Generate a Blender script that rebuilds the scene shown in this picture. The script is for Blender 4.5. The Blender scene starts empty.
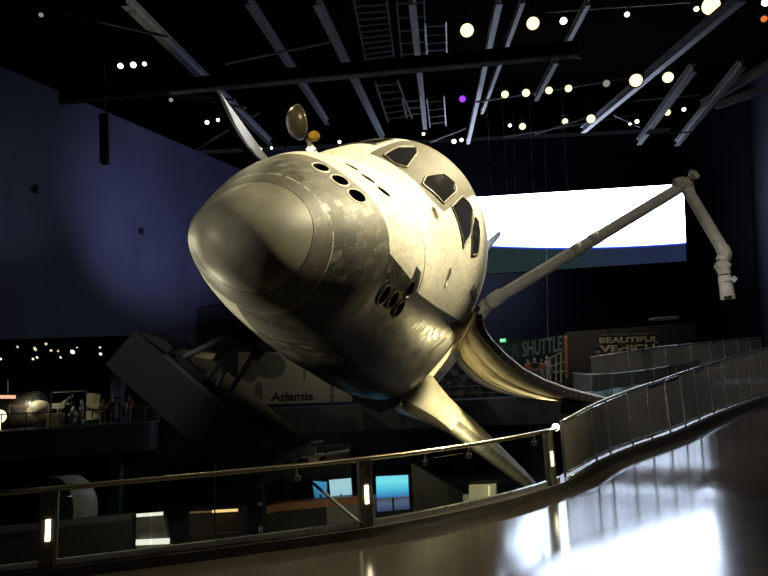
import bpy, bmesh, math, random
import numpy as np
from mathutils import Vector, Matrix
from mathutils.bvhtree import BVHTree
random.seed(7)
SC = bpy.context.scene
COL = SC.collection
I = 0.0254
LOW = -6.0

# ------------------------------------------------------------------ camera
F = 640.0
PITCH, ROLL = math.radians(9.1), math.radians(2.7)
EYE = Vector((0, 0, 1.95))
fw = Vector((0, math.cos(PITCH), math.sin(PITCH)))
up0 = Vector((0, -math.sin(PITCH), math.cos(PITCH)))
r0 = Vector((1, 0, 0))
rt = r0 * math.cos(ROLL) - up0 * math.sin(ROLL)
up = r0 * math.sin(ROLL) + up0 * math.cos(ROLL)
cd = bpy.data.cameras.new('camera')
cam = bpy.data.objects.new('camera', cd)
COL.objects.link(cam)
cd.sensor_width = 36
cd.lens = F / 768 * 36
cd.clip_end = 300
cam.matrix_world = Matrix(((rt.x, up.x, -fw.x, EYE.x), (rt.y, up.y, -fw.y, EYE.y), (rt.z, up.z, -fw.z, EYE.z), (0, 0, 0, 1)))
SC.camera = cam


def c2w(c):
    return EYE + rt * c[0] - up * c[1] + fw * c[2]


def ray(u, v):
    return rt * ((u - 384) / F) - up * ((v - 288) / F) + fw


def at(u, v, d):
    return EYE + ray(u, v) * d


def onz(u, v, z):
    r = ray(u, v)
    return EYE + r * ((z - EYE.z) / r.z)


# ------------------------------------------------------------------ objects
def prop(o, label=None, cat=None, group=None, kind=None):
    if label: o['label'] = label
    if cat: o['category'] = cat
    if group: o['group'] = group
    if kind: o['kind'] = kind
    return o


def thing(name, label, cat, loc=(0, 0, 0), rotz=0, group=None):
    o = bpy.data.objects.new(name, None)
    COL.objects.link(o)
    o.empty_display_size = 0.2
    o.location = loc
    o.rotation_euler = (0, 0, rotz)
    return prop(o, label, cat, group)


def mesh_obj(name, bm, mats, parent=None, smooth=False, world=False):
    """link a bmesh as one object; world=True keeps world coords under an unrotated parent"""
    me = bpy.data.meshes.new(name)
    bmesh.ops.recalc_face_normals(bm, faces=bm.faces[:])
    bm.to_mesh(me)
    bm.free()
    for m in (mats if isinstance(mats, (list, tuple)) else [mats]):
        me.materials.append(m)
    if smooth:
        for p in me.polygons: p.use_smooth = True
    o = bpy.data.objects.new(name, me)
    COL.objects.link(o)
    if parent is not None:
        o.parent = parent
        if world:
            o.matrix_parent_inverse = parent_mat(parent).inverted()
    return o


def parent_mat(p):
    m = Matrix.LocRotScale(p.location, p.rotation_euler, p.scale)
    if p.parent is not None:
        m = parent_mat(p.parent) @ p.matrix_parent_inverse @ m
    return m


def recenter(o):
    """put the origin of a top-level mesh at its base centre"""
    me = o.data
    vs = [v.co for v in me.vertices]
    lo = Vector((min(v.x for v in vs), min(v.y for v in vs), min(v.z for v in vs)))
    hi = Vector((max(v.x for v in vs), max(v.y for v in vs), max(v.z for v in vs)))
    c = Vector(((lo.x + hi.x) / 2, (lo.y + hi.y) / 2, lo.z))
    me.transform(Matrix.Translation(-c))
    o.location = c
    return o


def add_box(bm, c, s, M=None, bevel=0.0):
    """box centre c, full sizes s; M optional 4x4"""
    mat = Matrix.Translation(Vector(c)) @ Matrix.Diagonal((s[0], s[1], s[2], 1))
    if M is not None: mat = M @ mat
    g = bmesh.ops.create_cube(bm, size=1, matrix=mat)
    if bevel:
        es = list({e for v in g['verts'] for e in v.link_edges})
        bmesh.ops.bevel(bm, geom=es, offset=bevel, segments=2, affect='EDGES', profile=0.6)
    return g['verts']


def frame_of(a, b, upv=Vector((0, 0, 1))):
    x = (b - a).normalized()
    y = upv.cross(x)
    if y.length < 1e-4: y = Vector((0, 1, 0))
    y.normalize()
    z = x.cross(y)
    return Matrix(((x.x, y.x, z.x, 0), (x.y, y.y, z.y, 0), (x.z, y.z, z.z, 0), (0, 0, 0, 1)))


def add_bar(bm, a, b, w, h, upv=Vector((0, 0, 1)), bevel=0.0):
    a, b = Vector(a), Vector(b)
    M = Matrix.Translation((a + b) / 2) @ frame_of(a, b, upv)
    add_box(bm, (0, 0, 0), ((b - a).length, w, h), M, bevel)


def add_prism(bm, poly, d):
    """poly: list of world points, extruded by vector d"""
    d = Vector(d)
    a = [bm.verts.new(Vector(p)) for p in poly]
    b = [bm.verts.new(Vector(p) + d) for p in poly]
    n = len(a)
    bm.faces.new(a)
    bm.faces.new(b[::-1])
    for k in range(n):
        bm.faces.new((a[k], b[k], b[(k + 1) % n], a[(k + 1) % n]))


def add_tube(bm, pts, r, seg=10, cap=True, closed=False):
    pts = [Vector(p) for p in pts]
    n = len(pts)
    rs = r if isinstance(r, (list, tuple)) else [r] * n
    rings = []
    prev = None
    for k in range(n):
        if closed:
            t = pts[(k + 1) % n] - pts[k - 1]
        else:
            t = pts[min(k + 1, n - 1)] - pts[max(k - 1, 0)]
        t.normalize()
        if prev is None:
            ref = Vector((0, 0, 1)) if abs(t.z) < 0.9 else Vector((1, 0, 0))
            nx = t.cross(ref).normalized()
        else:
            nx = (prev - t * prev.dot(t)).normalized()
        prev = nx
        ny = t.cross(nx)
        rings.append([bm.verts.new(pts[k] + (nx * math.cos(2 * math.pi * j / seg) + ny * math.sin(2 * math.pi * j / seg)) * rs[k]) for j in range(seg)])
    m = n if closed else n - 1
    for k in range(m):
        A, B = rings[k], rings[(k + 1) % n]
        for j in range(seg):
            bm.faces.new((A[j], A[(j + 1) % seg], B[(j + 1) % seg], B[j]))
    if cap and not closed:
        bm.faces.new(rings[0][::-1])
        bm.faces.new(rings[-1])


def add_lathe(bm, prof, seg=24, M=None, capa=True, capb=True):
    """prof: (r, h) around local z"""
    M = M or Matrix.Identity(4)
    rings = [[bm.verts.new(M @ Vector((r * math.cos(2 * math.pi * j / seg), r * math.sin(2 * math.pi * j / seg), h))) for j in range(seg)] for r, h in prof]
    for A, B in zip(rings, rings[1:]):
        for j in range(seg):
            bm.faces.new((A[j], A[(j + 1) % seg], B[(j + 1) % seg], B[j]))
    if capa: bm.faces.new(rings[0][::-1])
    if capb: bm.faces.new(rings[-1])


def look_mat(p, d, roll=0):
    """matrix at p whose +z points along d"""
    q = Vector(d).to_track_quat('Z', 'Y')
    return Matrix.Translation(Vector(p)) @ q.to_matrix().to_4x4()


def B(): return bmesh.new()


# ------------------------------------------------------------------ materials
class N:
    def __init__(s, name):
        s.m = bpy.data.materials.new(name)
        s.m.use_nodes = True
        s.t = s.m.node_tree
        s.p = s.t.nodes['Principled BSDF']
        s.p.inputs['Specular IOR Level'].default_value = 0.5

    def node(s, ty, **kw):
        n = s.t.nodes.new(ty)
        for k, v in kw.items(): setattr(n, k, v)
        return n

    def link(s, a, b): s.t.links.new(a, b)

    def set(s, inp, val):
        if hasattr(val, 'is_linked'): s.link(val, inp)
        else: inp.default_value = val

    def math(s, op, a, b=0.0, c=0.0, clamp=False):
        n = s.node('ShaderNodeMath', operation=op, use_clamp=clamp)
        s.set(n.inputs[0], a); s.set(n.inputs[1], b)
        if op in ('MULTIPLY_ADD', 'COMPARE', 'WRAP', 'SMOOTH_MIN'): s.set(n.inputs[2], c)
        return n.outputs[0]

    def mix(s, f, a, b):
        n = s.node('ShaderNodeMix', data_type='RGBA')
        s.set(n.inputs[0], f)
        s.set(n.inputs[6], a if hasattr(a, 'is_linked') else (*a, 1))
        s.set(n.inputs[7], b if hasattr(b, 'is_linked') else (*b, 1))
        return n.outputs[2]

    def mixf(s, f, a, b):
        n = s.node('ShaderNodeMix', data_type='FLOAT')
        s.set(n.inputs[0], f); s.set(n.inputs[2], a); s.set(n.inputs[3], b)
        return n.outputs[0]

    def obj(s): return s.node('ShaderNodeTexCoord').outputs['Object']
    def uv(s): return s.node('ShaderNodeTexCoord').outputs['UV']

    def xyz(s, v):
        n = s.node('ShaderNodeSeparateXYZ'); s.link(v, n.inputs[0])
        return n.outputs

    def scale(s, v, sc):
        n = s.node('ShaderNodeMapping'); s.link(v, n.inputs[0])
        n.inputs['Scale'].default_value = sc
        return n.outputs[0]

    def noise(s, v, scale, detail=4, rough=0.6):
        n = s.node('ShaderNodeTexNoise'); s.link(v, n.inputs['Vector'])
        n.inputs['Scale'].default_value = scale
        n.inputs['Detail'].default_value = detail
        n.inputs['Roughness'].default_value = rough
        return n.outputs['Fac']

    def ramp(s, f, stops):
        n = s.node('ShaderNodeValToRGB'); s.link(f, n.inputs[0])
        e = n.color_ramp.elements
        while len(e) < len(stops): e.new(0.5)
        for k, (p, c) in enumerate(stops):
            e[k].position = p; e[k].color = (*c, 1) if isinstance(c, tuple) else (c, c, c, 1)
        return n.outputs[0]

    def sm(s, x, lo, hi):
        n = s.node('ShaderNodeMapRange', interpolation_type='SMOOTHSTEP')
        s.set(n.inputs[0], x)
        n.inputs[1].default_value = lo; n.inputs[2].default_value = hi
        return n.outputs[0]

    def bump(s, h, strength=0.2, dist=0.02):
        n = s.node('ShaderNodeBump')
        n.inputs['Strength'].default_value = strength
        n.inputs['Distance'].default_value = dist
        s.link(h, n.inputs['Height']); s.link(n.outputs[0], s.p.inputs['Normal'])


MC = {}


def simple(name, col, rough=0.5, metal=0.0, var=0.25, scale=3.0, spec=0.5, bump=0.0, streak=None):
    if name in MC: return MC[name]
    n = N(name)
    v = n.obj()
    if streak: v = n.scale(v, streak)
    f = n.noise(v, scale)
    a = tuple(c * (1 - var) for c in col); b = tuple(min(1, c * (1 + var)) for c in col)
    n.link(n.ramp(f, [(0.3, a), (0.7, b)]), n.p.inputs['Base Color'])
    n.set(n.p.inputs['Roughness'], n.mixf(f, max(0.02, rough * 0.8), min(1, rough * 1.2)))
    n.p.inputs['Metallic'].default_value = metal
    n.p.inputs['Specular IOR Level'].default_value = spec
    if bump: n.bump(n.noise(v, scale * 8), bump, 0.01)
    MC[name] = n.m
    return n.m


def emit(name, col, strength, base=(0.02, 0.02, 0.02)):
    if name in MC: return MC[name]
    n = N(name)
    n.p.inputs['Base Color'].default_value = (*base, 1)
    n.p.inputs['Emission Color'].default_value = (*col, 1)
    n.p.inputs['Emission Strength'].default_value = strength
    n.p.inputs['Roughness'].default_value = 0.4
    MC[name] = n.m
    return n.m


def glass(name, tint=(0.93, 0.97, 0.96), rough=0.02, refl_veil=0.0, refl_veil_col=(.12, .115, .105)):
    if name in MC: return MC[name]
    n = N(name)
    out = [x for x in n.t.nodes if x.type == 'OUTPUT_MATERIAL'][0]
    tr = n.node('ShaderNodeBsdfTransparent'); tr.inputs[0].default_value = (*tint, 1)
    gl = n.node('ShaderNodeBsdfGlossy'); gl.inputs['Roughness'].default_value = rough
    gl.inputs['Color'].default_value = (.9, .95, .95, 1)
    geo = n.node('ShaderNodeNewGeometry')
    dt = n.node('ShaderNodeVectorMath', operation='DOT_PRODUCT')
    n.link(geo.outputs['Incoming'], dt.inputs[0]); n.link(geo.outputs['Normal'], dt.inputs[1])
    c = n.math('ABSOLUTE', dt.outputs['Value'])
    f = n.math('MULTIPLY_ADD', n.math('POWER', n.math('SUBTRACT', 1.0, c), 5.0), .96, .04)
    mx = n.node('ShaderNodeMixShader')
    n.link(f, mx.inputs[0]); n.link(tr.outputs[0], mx.inputs[1]); n.link(gl.outputs[0], mx.inputs[2])
    last = mx.outputs[0]
    if refl_veil:
        df = n.node('ShaderNodeBsdfDiffuse'); df.inputs[0].default_value = (*refl_veil_col, 1)  # diffuse veil put in for the reflections on the panes
        m2 = n.node('ShaderNodeMixShader')
        n.link(n.math('MULTIPLY_ADD', n.noise(n.scale(n.obj(), (3, 3, .4)), 1.3, 3), refl_veil, refl_veil * .5), m2.inputs[0])
        n.link(last, m2.inputs[1]); n.link(df.outputs[0], m2.inputs[2])
        last = m2.outputs[0]
    n.link(last, out.inputs[0])
    MC[name] = n.m
    return n.m


# ---- orbiter hull material: object coordinates are metres from X=800, Z=272 inches
def hull_material():
    n = N('tile_hull')
    o = n.obj()
    x, y, z = n.xyz(o)[:3]
    XI = n.math('MULTIPLY_ADD', x, 1 / I, 800.0)
    YI = n.math('MULTIPLY', y, 1 / I)
    ZI = n.math('MULTIPLY_ADD', z, 1 / I, 272.0)
    T = 4.0
    jit = n.math('MULTIPLY_ADD', n.noise(o, 2.2, 2), 10.0, -5.0)
    xq = n.math('SNAP', n.math('ADD', XI, jit), T)
    zq = n.math('SNAP', ZI, T)
    # white/black boundary height against X (inches / 600 as ramp position)
    cur = n.node('ShaderNodeFloatCurve')
    c = cur.mapping.curves[0]
    pts = [(0, 1.0), (0.290, 1.0), (0.300, 0.435), (0.360, 0.375), (0.500, 0.375), (0.512, 0.44), (0.585, 0.43), (0.60, 0.36), (0.74, 0.37), (0.9, 0.43), (0.97, 0.5), (1.0, 0.5)]
    # domain X 238..582 ; range Z 340..440
    for k, (a, b) in enumerate([(0, .9), (.225, .9), (.235, .39), (.35, .385), (.356, .485), (.392, .485), (.398, .36), (.535, .41), (.73, .5), (.87, .57), (1, .6)]):
        if k < 2: c.points[k].location = (a, b)
        else: c.points.new(a, b)
    for p in c.points: p.handle_type = 'VECTOR'
    cur.mapping.update()
    n.link(n.math('MULTIPLY_ADD', XI, 1 / 344.0, -238 / 344.0), cur.inputs['Value'])
    zb = n.math('MULTIPLY_ADD', cur.outputs[0], 100.0, 340.0)
    front = n.math('LESS_THAN', XI, 318.5)
    brk = n.node('ShaderNodeTexBrick')
    n.link(n.uv(), brk.inputs['Vector'])
    for nm_, v_ in (('Scale', 1), ('Brick Width', .076), ('Row Height', .076), ('Mortar Size', .002)): brk.inputs[nm_].default_value = v_
    brk.inputs['Color1'].default_value = (0, 0, 0, 1); brk.inputs['Color2'].default_value = (1, 1, 1, 1)
    tn = n.xyz(brk.outputs['Color'])[0]
    # in front of 317 the top is a worn grey, not white, and falls to black lower down
    hard = n.math('GREATER_THAN', ZI, zb)
    zf_ = n.math('MULTIPLY_ADD', tn, 5.0, n.math('MULTIPLY_ADD', n.noise(o, 4.0, 4), 34.0, n.math('SUBTRACT', ZI, 21.0)))
    softm = n.sm(zf_, 362.0, 410.0)
    white = n.mixf(front, hard, softm)
    ring = n.math('LESS_THAN', XI, n.math('MULTIPLY_ADD', ZI, 0.02, 265.5))
    band = n.math('MULTIPLY', n.math('GREATER_THAN', XI, n.math('MULTIPLY_ADD', n.noise(o, 5, 2), 3, 412.5)), n.math('GREATER_THAN', ZI, 443.0))
    yo = n.math('ABSOLUTE', n.math('ADD', YI, 6.0))
    band = n.math('MULTIPLY', band, n.math('LESS_THAN', yo, 37.5))
    uv = n.uv()
    br = n.node('ShaderNodeTexBrick')
    n.link(uv, br.inputs['Vector'])
    br.inputs['Scale'].default_value = 1.0
    br.inputs['Brick Width'].default_value = 0.150
    br.inputs['Row Height'].default_value = 0.152
    br.inputs['Mortar Size'].default_value = 0.006
    br.inputs['Mortar Smooth'].default_value = 0.2
    br.inputs['Color1'].default_value = (0, 0, 0, 1)
    br.inputs['Color2'].default_value = (1, 1, 1, 1)
    br.inputs['Mortar'].default_value = (0.5, 0.5, 0.5, 1)
    tone = n.xyz(br.outputs['Color'])[0]
    mort = br.outputs['Fac']
    streak = n.noise(n.scale(o, (0.35, 2.2, 2.2)), 3.5, 6, 0.65)
    blot = n.noise(o, 1.6, 5, 0.6)
    fine = n.noise(o, 14, 4, 0.7)
    wcol = n.ramp(n.math('MULTIPLY_ADD', streak, 0.55, n.math('MULTIPLY', fine, 0.45)), [(0.30, (0.42, 0.39, 0.31)), (0.5, (0.66, 0.63, 0.54)), (0.7, (0.80, 0.78, 0.70))])
    gcol = n.ramp(n.math('MULTIPLY_ADD', streak, 0.6, n.math('MULTIPLY', blot, 0.4)), [(0.35, (0.075, 0.07, 0.056)), (0.62, (0.215, 0.2, 0.16))])
    wcol = n.mix(n.math('MULTIPLY', front, 0.9), wcol, gcol)
    bt = n.math('MULTIPLY_ADD', n.math('POWER', tone, 8.0), 0.22, n.math('MULTIPLY_ADD', tone, 0.22, n.math('MULTIPLY', streak, 0.5)))
    bcol = n.ramp(bt, [(0.2, (0.022, 0.021, 0.018)), (0.45, (0.05, 0.048, 0.040)), (0.65, (0.10, 0.095, 0.078)), (0.98, (0.30, 0.28, 0.23))])
    # bleached, patched tiles of the chin, with a few new black ones
    chin = n.math('MULTIPLY', n.math('LESS_THAN', XI, 345.0), n.math('LESS_THAN', ZI, 318.0))
    patch = n.math('MULTIPLY', n.math('LESS_THAN', n.noise(n.scale(o, (1, 1.6, 2.6)), 3.3, 3), 0.36), 0.85)
    ccol = n.mix(patch, n.mix(fine, (0.30, 0.28, 0.22), (0.60, 0.57, 0.46)), (0.05, 0.048, 0.04))
    bcol = n.mix(n.math('MULTIPLY', chin, n.math('GREATER_THAN', YI, -12.0)), bcol, ccol)
    col = n.mix(white, bcol, wcol)
    col = n.mix(band, col, n.mix(streak, (0.055, 0.05, 0.04), (0.15, 0.138, 0.11)))
    col = n.mix(ring, col, n.mix(blot, (0.04, 0.037, 0.03), (0.095, 0.088, 0.07)))
    # specks: chips on the pale tiles, chalky spots on the dark ones
    sp = n.noise(o, 34, 2, .5)
    sp2 = n.noise(n.scale(o, (.6, 1.5, 1.5)), 17, 3, .6)
    col = n.mix(n.math('MULTIPLY', n.math('MULTIPLY', n.sm(sp, .66, .72), white), .75), col, (.10, .09, .07))
    col = n.mix(n.math('MULTIPLY', n.math('MULTIPLY', n.sm(sp2, .66, .70), n.math('SUBTRACT', 1.0, white)), .8), col, (.32, .30, .24))
    # joints
    j1 = n.math('LESS_THAN', n.math('ABSOLUTE', n.math('SUBTRACT', XI, 377.5)), 0.95)
    j1 = n.math('MULTIPLY', j1, n.math('GREATER_THAN', ZI, 372.0))
    j2 = n.math('MULTIPLY', n.math('LESS_THAN', n.math('ABSOLUTE', n.math('SUBTRACT', XI, 331.0)), 0.45), n.math('GREATER_THAN', ZI, 396.0))
    line = n.math('MAXIMUM', j1, j2)
    line = n.math('MAXIMUM', line, n.math('MULTIPLY', mort, n.mixf(n.math('MULTIPLY', white, n.math('SUBTRACT', 1.0, front)), 0.62, 0.14)))
    col = n.mix(n.math('MULTIPLY', line, 0.9), col, (0.03, 0.028, 0.022))
    pale = n.math('LESS_THAN', n.math('ABSOLUTE', n.math('SUBTRACT', XI, n.math('MULTIPLY_ADD', ZI, 0.02, 265.6))), 0.35)
    col = n.mix(n.math('MULTIPLY', pale, n.math('GREATER_THAN', fine, 0.47)), col, (0.45, 0.43, 0.35))
    n.link(col, n.p.inputs['Base Color'])
    rough = n.mixf(white, n.mixf(tone, 0.28, 0.46), 0.64)
    rough = n.mixf(front, rough, n.mixf(tone, .50, .66))
    n.set(n.p.inputs['Roughness'], rough)
    n.p.inputs['Specular IOR Level'].default_value = .42
    n.bump(n.math('MULTIPLY_ADD', mort, -1.0, n.math('MULTIPLY', fine, 0.5)), 0.25, 0.006)
    return n.m


def cap_material():
    n = N('carbon_nose_cap')
    o = n.obj()
    x, y, z = n.xyz(o)[:3]
    axx = n.math('SUBTRACT', x, n.math('MULTIPLY', z, 0.225))
    w = n.math('SINE', n.math('MULTIPLY', axx, 120.0))
    sm = n.noise(o, 1.7, 3, 0.5)
    fine = n.noise(o, 12, 4)
    ringm = n.sm(axx, -14.30, -14.13)
    f = n.math('MULTIPLY_ADD', sm, 0.9, n.math('MULTIPLY_ADD', n.math('MULTIPLY', w, ringm), 0.05, n.math('MULTIPLY', fine, 0.12)))
    n.link(n.ramp(f, [(0.30, (0.12, 0.115, 0.095)), (0.52, (0.20, 0.193, 0.157)), (0.75, (0.29, 0.28, 0.23))]), n.p.inputs['Base Color'])
    n.p.inputs['Roughness'].default_value = 0.46
    n.p.inputs['Specular IOR Level'].default_value = .3
    return n.m


def floor_material():
    n = N('polished_floor')
    o = n.obj()
    f = n.noise(o, 0.7, 5, 0.6)
    g = n.noise(n.scale(o, (1, 1, 1)), 5, 4, 0.6)
    n.link(n.ramp(f, [(0.3, (0.022, 0.019, 0.016)), (0.7, (0.045, 0.038, 0.032))]), n.p.inputs['Base Color'])
    n.set(n.p.inputs['Roughness'], n.mixf(g, 0.10, 0.19))
    n.p.inputs['Specular IOR Level'].default_value = 1.0
    return n.m


def wall_material(name, a, b, sc=0.25):
    n = N(name)
    o = n.obj()
    f = n.noise(n.scale(o, (1, 1, 0.35)), sc, 6, 0.6)
    n.link(n.ramp(f, [(0.3, a), (0.7, b)]), n.p.inputs['Base Color'])
    n.p.inputs['Roughness'].default_value = 0.8
    n.bump(n.noise(o, 6, 3), 0.1, 0.02)
    return n.m


HULL = hull_material()
CAP = cap_material()
WHITE = simple('white_blanket', (0.62, 0.58, 0.48), 0.65, var=0.16, scale=2.0, streak=(0.3, 2, 2))
TILE = simple('black_tile', (0.045, 0.043, 0.036), 0.34, var=0.5, scale=5)
RCC = simple('leading_edge_carbon', (0.19, 0.185, 0.145), 0.4, var=0.25, scale=2.5)
BLACK = simple('black_recess', (0.006, 0.006, 0.006), 0.6)
NOZ = simple('nozzle_metal', (0.03, 0.028, 0.024), 0.5, metal=0.2)
RIM = simple('pale_rim', (0.62, 0.6, 0.5), 0.5)
WINGLASS = simple('cockpit_glass', (0.012, 0.012, 0.013), 0.06, var=0.1, spec=0.8)
WFRAME = simple('window_frame_metal', (0.13, 0.12, 0.1), 0.4, metal=0.3)
RADI = simple('radiator_white', (0.78, 0.79, 0.8), 0.4, var=0.06)
SEAL = simple('dark_edge_seal', (0.05, 0.045, 0.035), 0.45, metal=0.3, var=0.6, scale=12)
ARMW = simple('arm_blanket', (0.40, 0.385, 0.36), 0.6, var=0.15, scale=5, bump=0.2)
ARMJ = simple('arm_joint_cover', (0.36, 0.34, 0.30), 0.55, var=0.4, scale=9, bump=0.3)
GOLD = simple('gold_dish', (0.17, 0.145, 0.085), 0.28, metal=0.35, var=0.25)
ORANGE = simple('yellow_cover', (0.95, 0.50, 0.03), 0.5, var=0.12, scale=12)
SILVER = simple('crinkled_foil', (0.55, 0.52, 0.45), 0.3, metal=0.7, var=0.4, scale=14)
STEELP = simple('painted_truss', (0.22, 0.225, 0.27), 0.5, metal=0.1, var=0.2)
DARKT = simple('dark_painted_steel', (0.03, 0.03, 0.033), 0.55)
TRAY = simple('cable_tray_metal', (0.22, 0.22, 0.22), 0.45, metal=0.4)
BLKST = simple('matte_black', (0.012, 0.012, 0.013), 0.7)
RAILM = simple('bronze_handrail', (0.48, 0.42, 0.30), 0.22, metal=0.95, var=0.12, scale=1)
STEEL = simple('brushed_steel', (0.55, 0.56, 0.57), 0.28, metal=0.9, var=0.15, scale=2)
POSTM = simple('dark_bronze_post', (0.16, 0.15, 0.125), 0.4, metal=0.5, var=0.2)
CURB = simple('dark_curb', (0.035, 0.031, 0.027), 0.35)
GLASS = glass('clear_glass')
GLASS2 = glass('grey_glass', (0.86, 0.88, 0.88), 0.05, .4, (.30, .285, .265))
SLABM = simple('charcoal_cladding', (.055, .058, .056), .6, var=0.12, scale=1)
SLABT = simple('grey_edge_trim', (0.16, 0.165, 0.165), 0.45, var=0.15)
NAVY = simple('navy_fascia', (0.018, 0.021, 0.03), 0.55, var=0.15, scale=0.5)
GREYP = simple('grey_panel', (0.17, 0.165, 0.155), 0.45, metal=0.2, var=0.15, scale=0.8)

# ------------------------------------------------------------------ the orbiter
SX0 = np.array([238, 241, 247, 258, 275, 300, 335, 365, 395, 430, 465, 500, 540, 582], float)
HP = np.array([
    [326.24, 339.87, 349.42, 360.89, 374.41, 389.49, 408.18, 418.39, 429.64, 464.17, 489.74, 501.87, 504.68, 502.43],
    [325.39, 313.91, 306.66, 300.89, 297.37, 292.63, 287.59, 283.25, 279.95, 278.47, 276.84, 275.19, 274.09, 272.72],
    [1.35, 15.04, 23.92, 32.91, 41.22, 53.02, 63.36, 72.83, 81.7, 89.86, 96.12, 101.7, 106.5, 108.5],
    [325.09, 324.17, 323.56, 324.28, 328.72, 334.67, 338.67, 340.98, 339.14, 338.63, 342.04, 348.8, 354.66, 360.9],
    [1.95, 1.98, 2.03, 2.11, 2.25, 2.46, 2.64, 2.56, 2.36, 2.09, 1.98, 2.2, 2.42, 2.51],
    [2.03, 2.03, 2.02, 2.09, 2.11, 2.24, 2.41, 2.56, 2.75, 3.02, 3.39, 3.44, 3.47, 3.5]])


def pchip(x, y, q):
    h = np.diff(x); d = np.diff(y) / h; m = np.zeros_like(y)
    for i in range(1, len(x) - 1):
        if d[i - 1] * d[i] > 0:
            w1 = 2 * h[i] + h[i - 1]; w2 = h[i] + 2 * h[i - 1]
            m[i] = (w1 + w2) / (w1 / d[i - 1] + w2 / d[i])
    m[0] = d[0]; m[-1] = d[-1]
    k = np.clip(np.searchsorted(x, q, side='right') - 1, 0, len(x) - 2)
    t = (q - x[k]) / h[k]
    return (2 * t**3 - 3 * t**2 + 1) * y[k] + (t**3 - 2 * t**2 + t) * h[k] * m[k] + (-2 * t**3 + 3 * t**2) * y[k + 1] + (t**3 - t**2) * h[k] * m[k + 1]


def OB(X, Y, Z): return Vector(((X - 800) * I, Y * I, (Z - 272) * I))


def hull_pts(X, th):
    s = math.sqrt(max(X - 238, 0)); sx = np.sqrt(SX0 - 238)
    v = [float(pchip(sx, a, np.array([s]))[0]) for a in HP]
    c, sn = np.cos(th), np.sin(th)
    nn = np.where(sn >= 0, v[4], v[5])
    y = v[2] * np.sign(c) * np.abs(c) ** (2 / nn)
    z = v[3] + np.where(sn >= 0, v[0] - v[3], v[3] - v[1]) * np.sign(sn) * np.abs(sn) ** (2 / nn)
    return y, z


# orbiter frame in the world (from the fitted view)
RP = [[0.07909214, -0.77041756, 0.63261458], [0.15450364, -0.61746038, -0.771279], [0.98482133, 0.15874336, 0.07019605]]
TP = [-1.40165497, -0.84412329, 9.68676933]
MW = Matrix.Identity(4)
cols = [c2w([RP[0][k], RP[1][k], RP[2][k]]) - EYE for k in range(3)]
T300 = c2w(TP)                                   # point (300, 0, 350)
org = T300 + (cols[0] * 500 + cols[2] * (-78)) * I  # -> (800, 0, 272)
for k in range(3):
    for i in range(3): MW[i][k] = cols[k][i]
MW.translation = org
ORB = thing('space_shuttle_orbiter', 'huge white and black winged spacecraft tilted on its side above the hall, bay doors open', 'spacecraft')
ORB.matrix_world = MW
MWI = MW.inverted()
CAML = MWI @ EYE


def loc(u, v, d): return MWI @ at(u, v, d)


def onX(u, v, X):
    a = CAML; b = MWI @ at(u, v, 10)
    xl = (X - 800) * I
    t = (xl - a.x) / (b.x - a.x)
    return a + (b - a) * t


def wpt(X, Y, Z): return MW @ OB(X, Y, Z)


# hull grid
NT = 300
th = np.linspace(-math.pi / 2, 1.5 * math.pi, NT + 1)[:-1]
Xs = [238.02] + list(238 + np.linspace(0.35, math.sqrt(20), 26)**2) + list(np.arange(259.2, 582.01, 1.2))
bm = B()
uvl = bm.loops.layers.uv.new('UVMap')
rows = []; uvs = {}
vlen = 0
for X in Xs:
    y, z = hull_pts(X, th)
    row = [bm.verts.new(OB(X, a, b)) for a, b in zip(y, z)]
    seg = np.hypot(np.diff(np.append(y, y[0])), np.diff(np.append(z, z[0]))) * I
    cum = np.concatenate([[0], np.cumsum(seg)])
    for j in range(NT + 1):
        uvs[(len(rows), j)] = ((X - 238) * I, cum[j] - cum[-1] / 2)
    rows.append(row)
for i in range(len(rows) - 1):
    for j in range(NT):
        f = bm.faces.new((rows[i][j], rows[i][(j + 1) % NT], rows[i + 1][(j + 1) % NT], rows[i + 1][j]))
        for l, key in zip(f.loops, ((i, j), (i, j + 1), (i + 1, j + 1), (i + 1, j))):
            l[uvl].uv = uvs[key]
bm.faces.new(rows[0][::-1])
bm.normal_update()
BV = BVHTree.FromBMesh(bm)
bm.faces.ensure_lookup_table()


def snap(p, off=0.0):
    q, nrm, idx, d = BV.find_nearest(p)
    out = nrm if nrm.dot(q - OB(q.x / I + 800, 0, 345)) > 0 else -nrm
    return q + out * off, out


# thruster openings: (centre inches, half along X, half across, scarf)
HOLES = [((306.7, 14.65, 392.9), .175, .125, 'f'), ((306.7, 0, 394.5), .185, .132, 'f'), ((306.7, -14.65, 392.9), .195, .138, 'f'),
         ((350.9, 14.4, 413.6), .215, .135, 'u'), ((350.9, 0, 415), .215, .135, 'u'), ((350.9, -14.4, 413.6), .215, .135, 'u'),
         ((333.3, -62.1, 357.5), .125, .16, 's'), ((347.8, -66.6, 359.5), .120, .15, 's'), ((362.8, -69, 373), .110, .15, 's'), ((362.8, -71.5, 358.5), .115, .15, 's'),
         ((412.6, -40.2, 436.3), .060, .14, 't'), ((430.6, -77.2, 406.2), .075, .19, 't')]
holes = []
for c, a, b, k in HOLES:
    q, nn = snap(OB(*c))
    ax = Vector((1, 0, 0)); ax = (ax - nn * ax.dot(nn)).normalized()
    ay = nn.cross(ax)
    holes.append((q, nn, ax, ay, a, b, k))
kill = []
for f in bm.faces:
    c = f.calc_center_median()
    for q, nn, ax, ay, a, b, k in holes:
        d = c - q
        if d.length < 0.4:
            if (d.dot(ax) / (a + .006))**2 + (d.dot(ay) / (b + .006))**2 < 1:
                kill.append(f); break
bmesh.ops.delete(bm, geom=kill, context='FACES')
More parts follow.
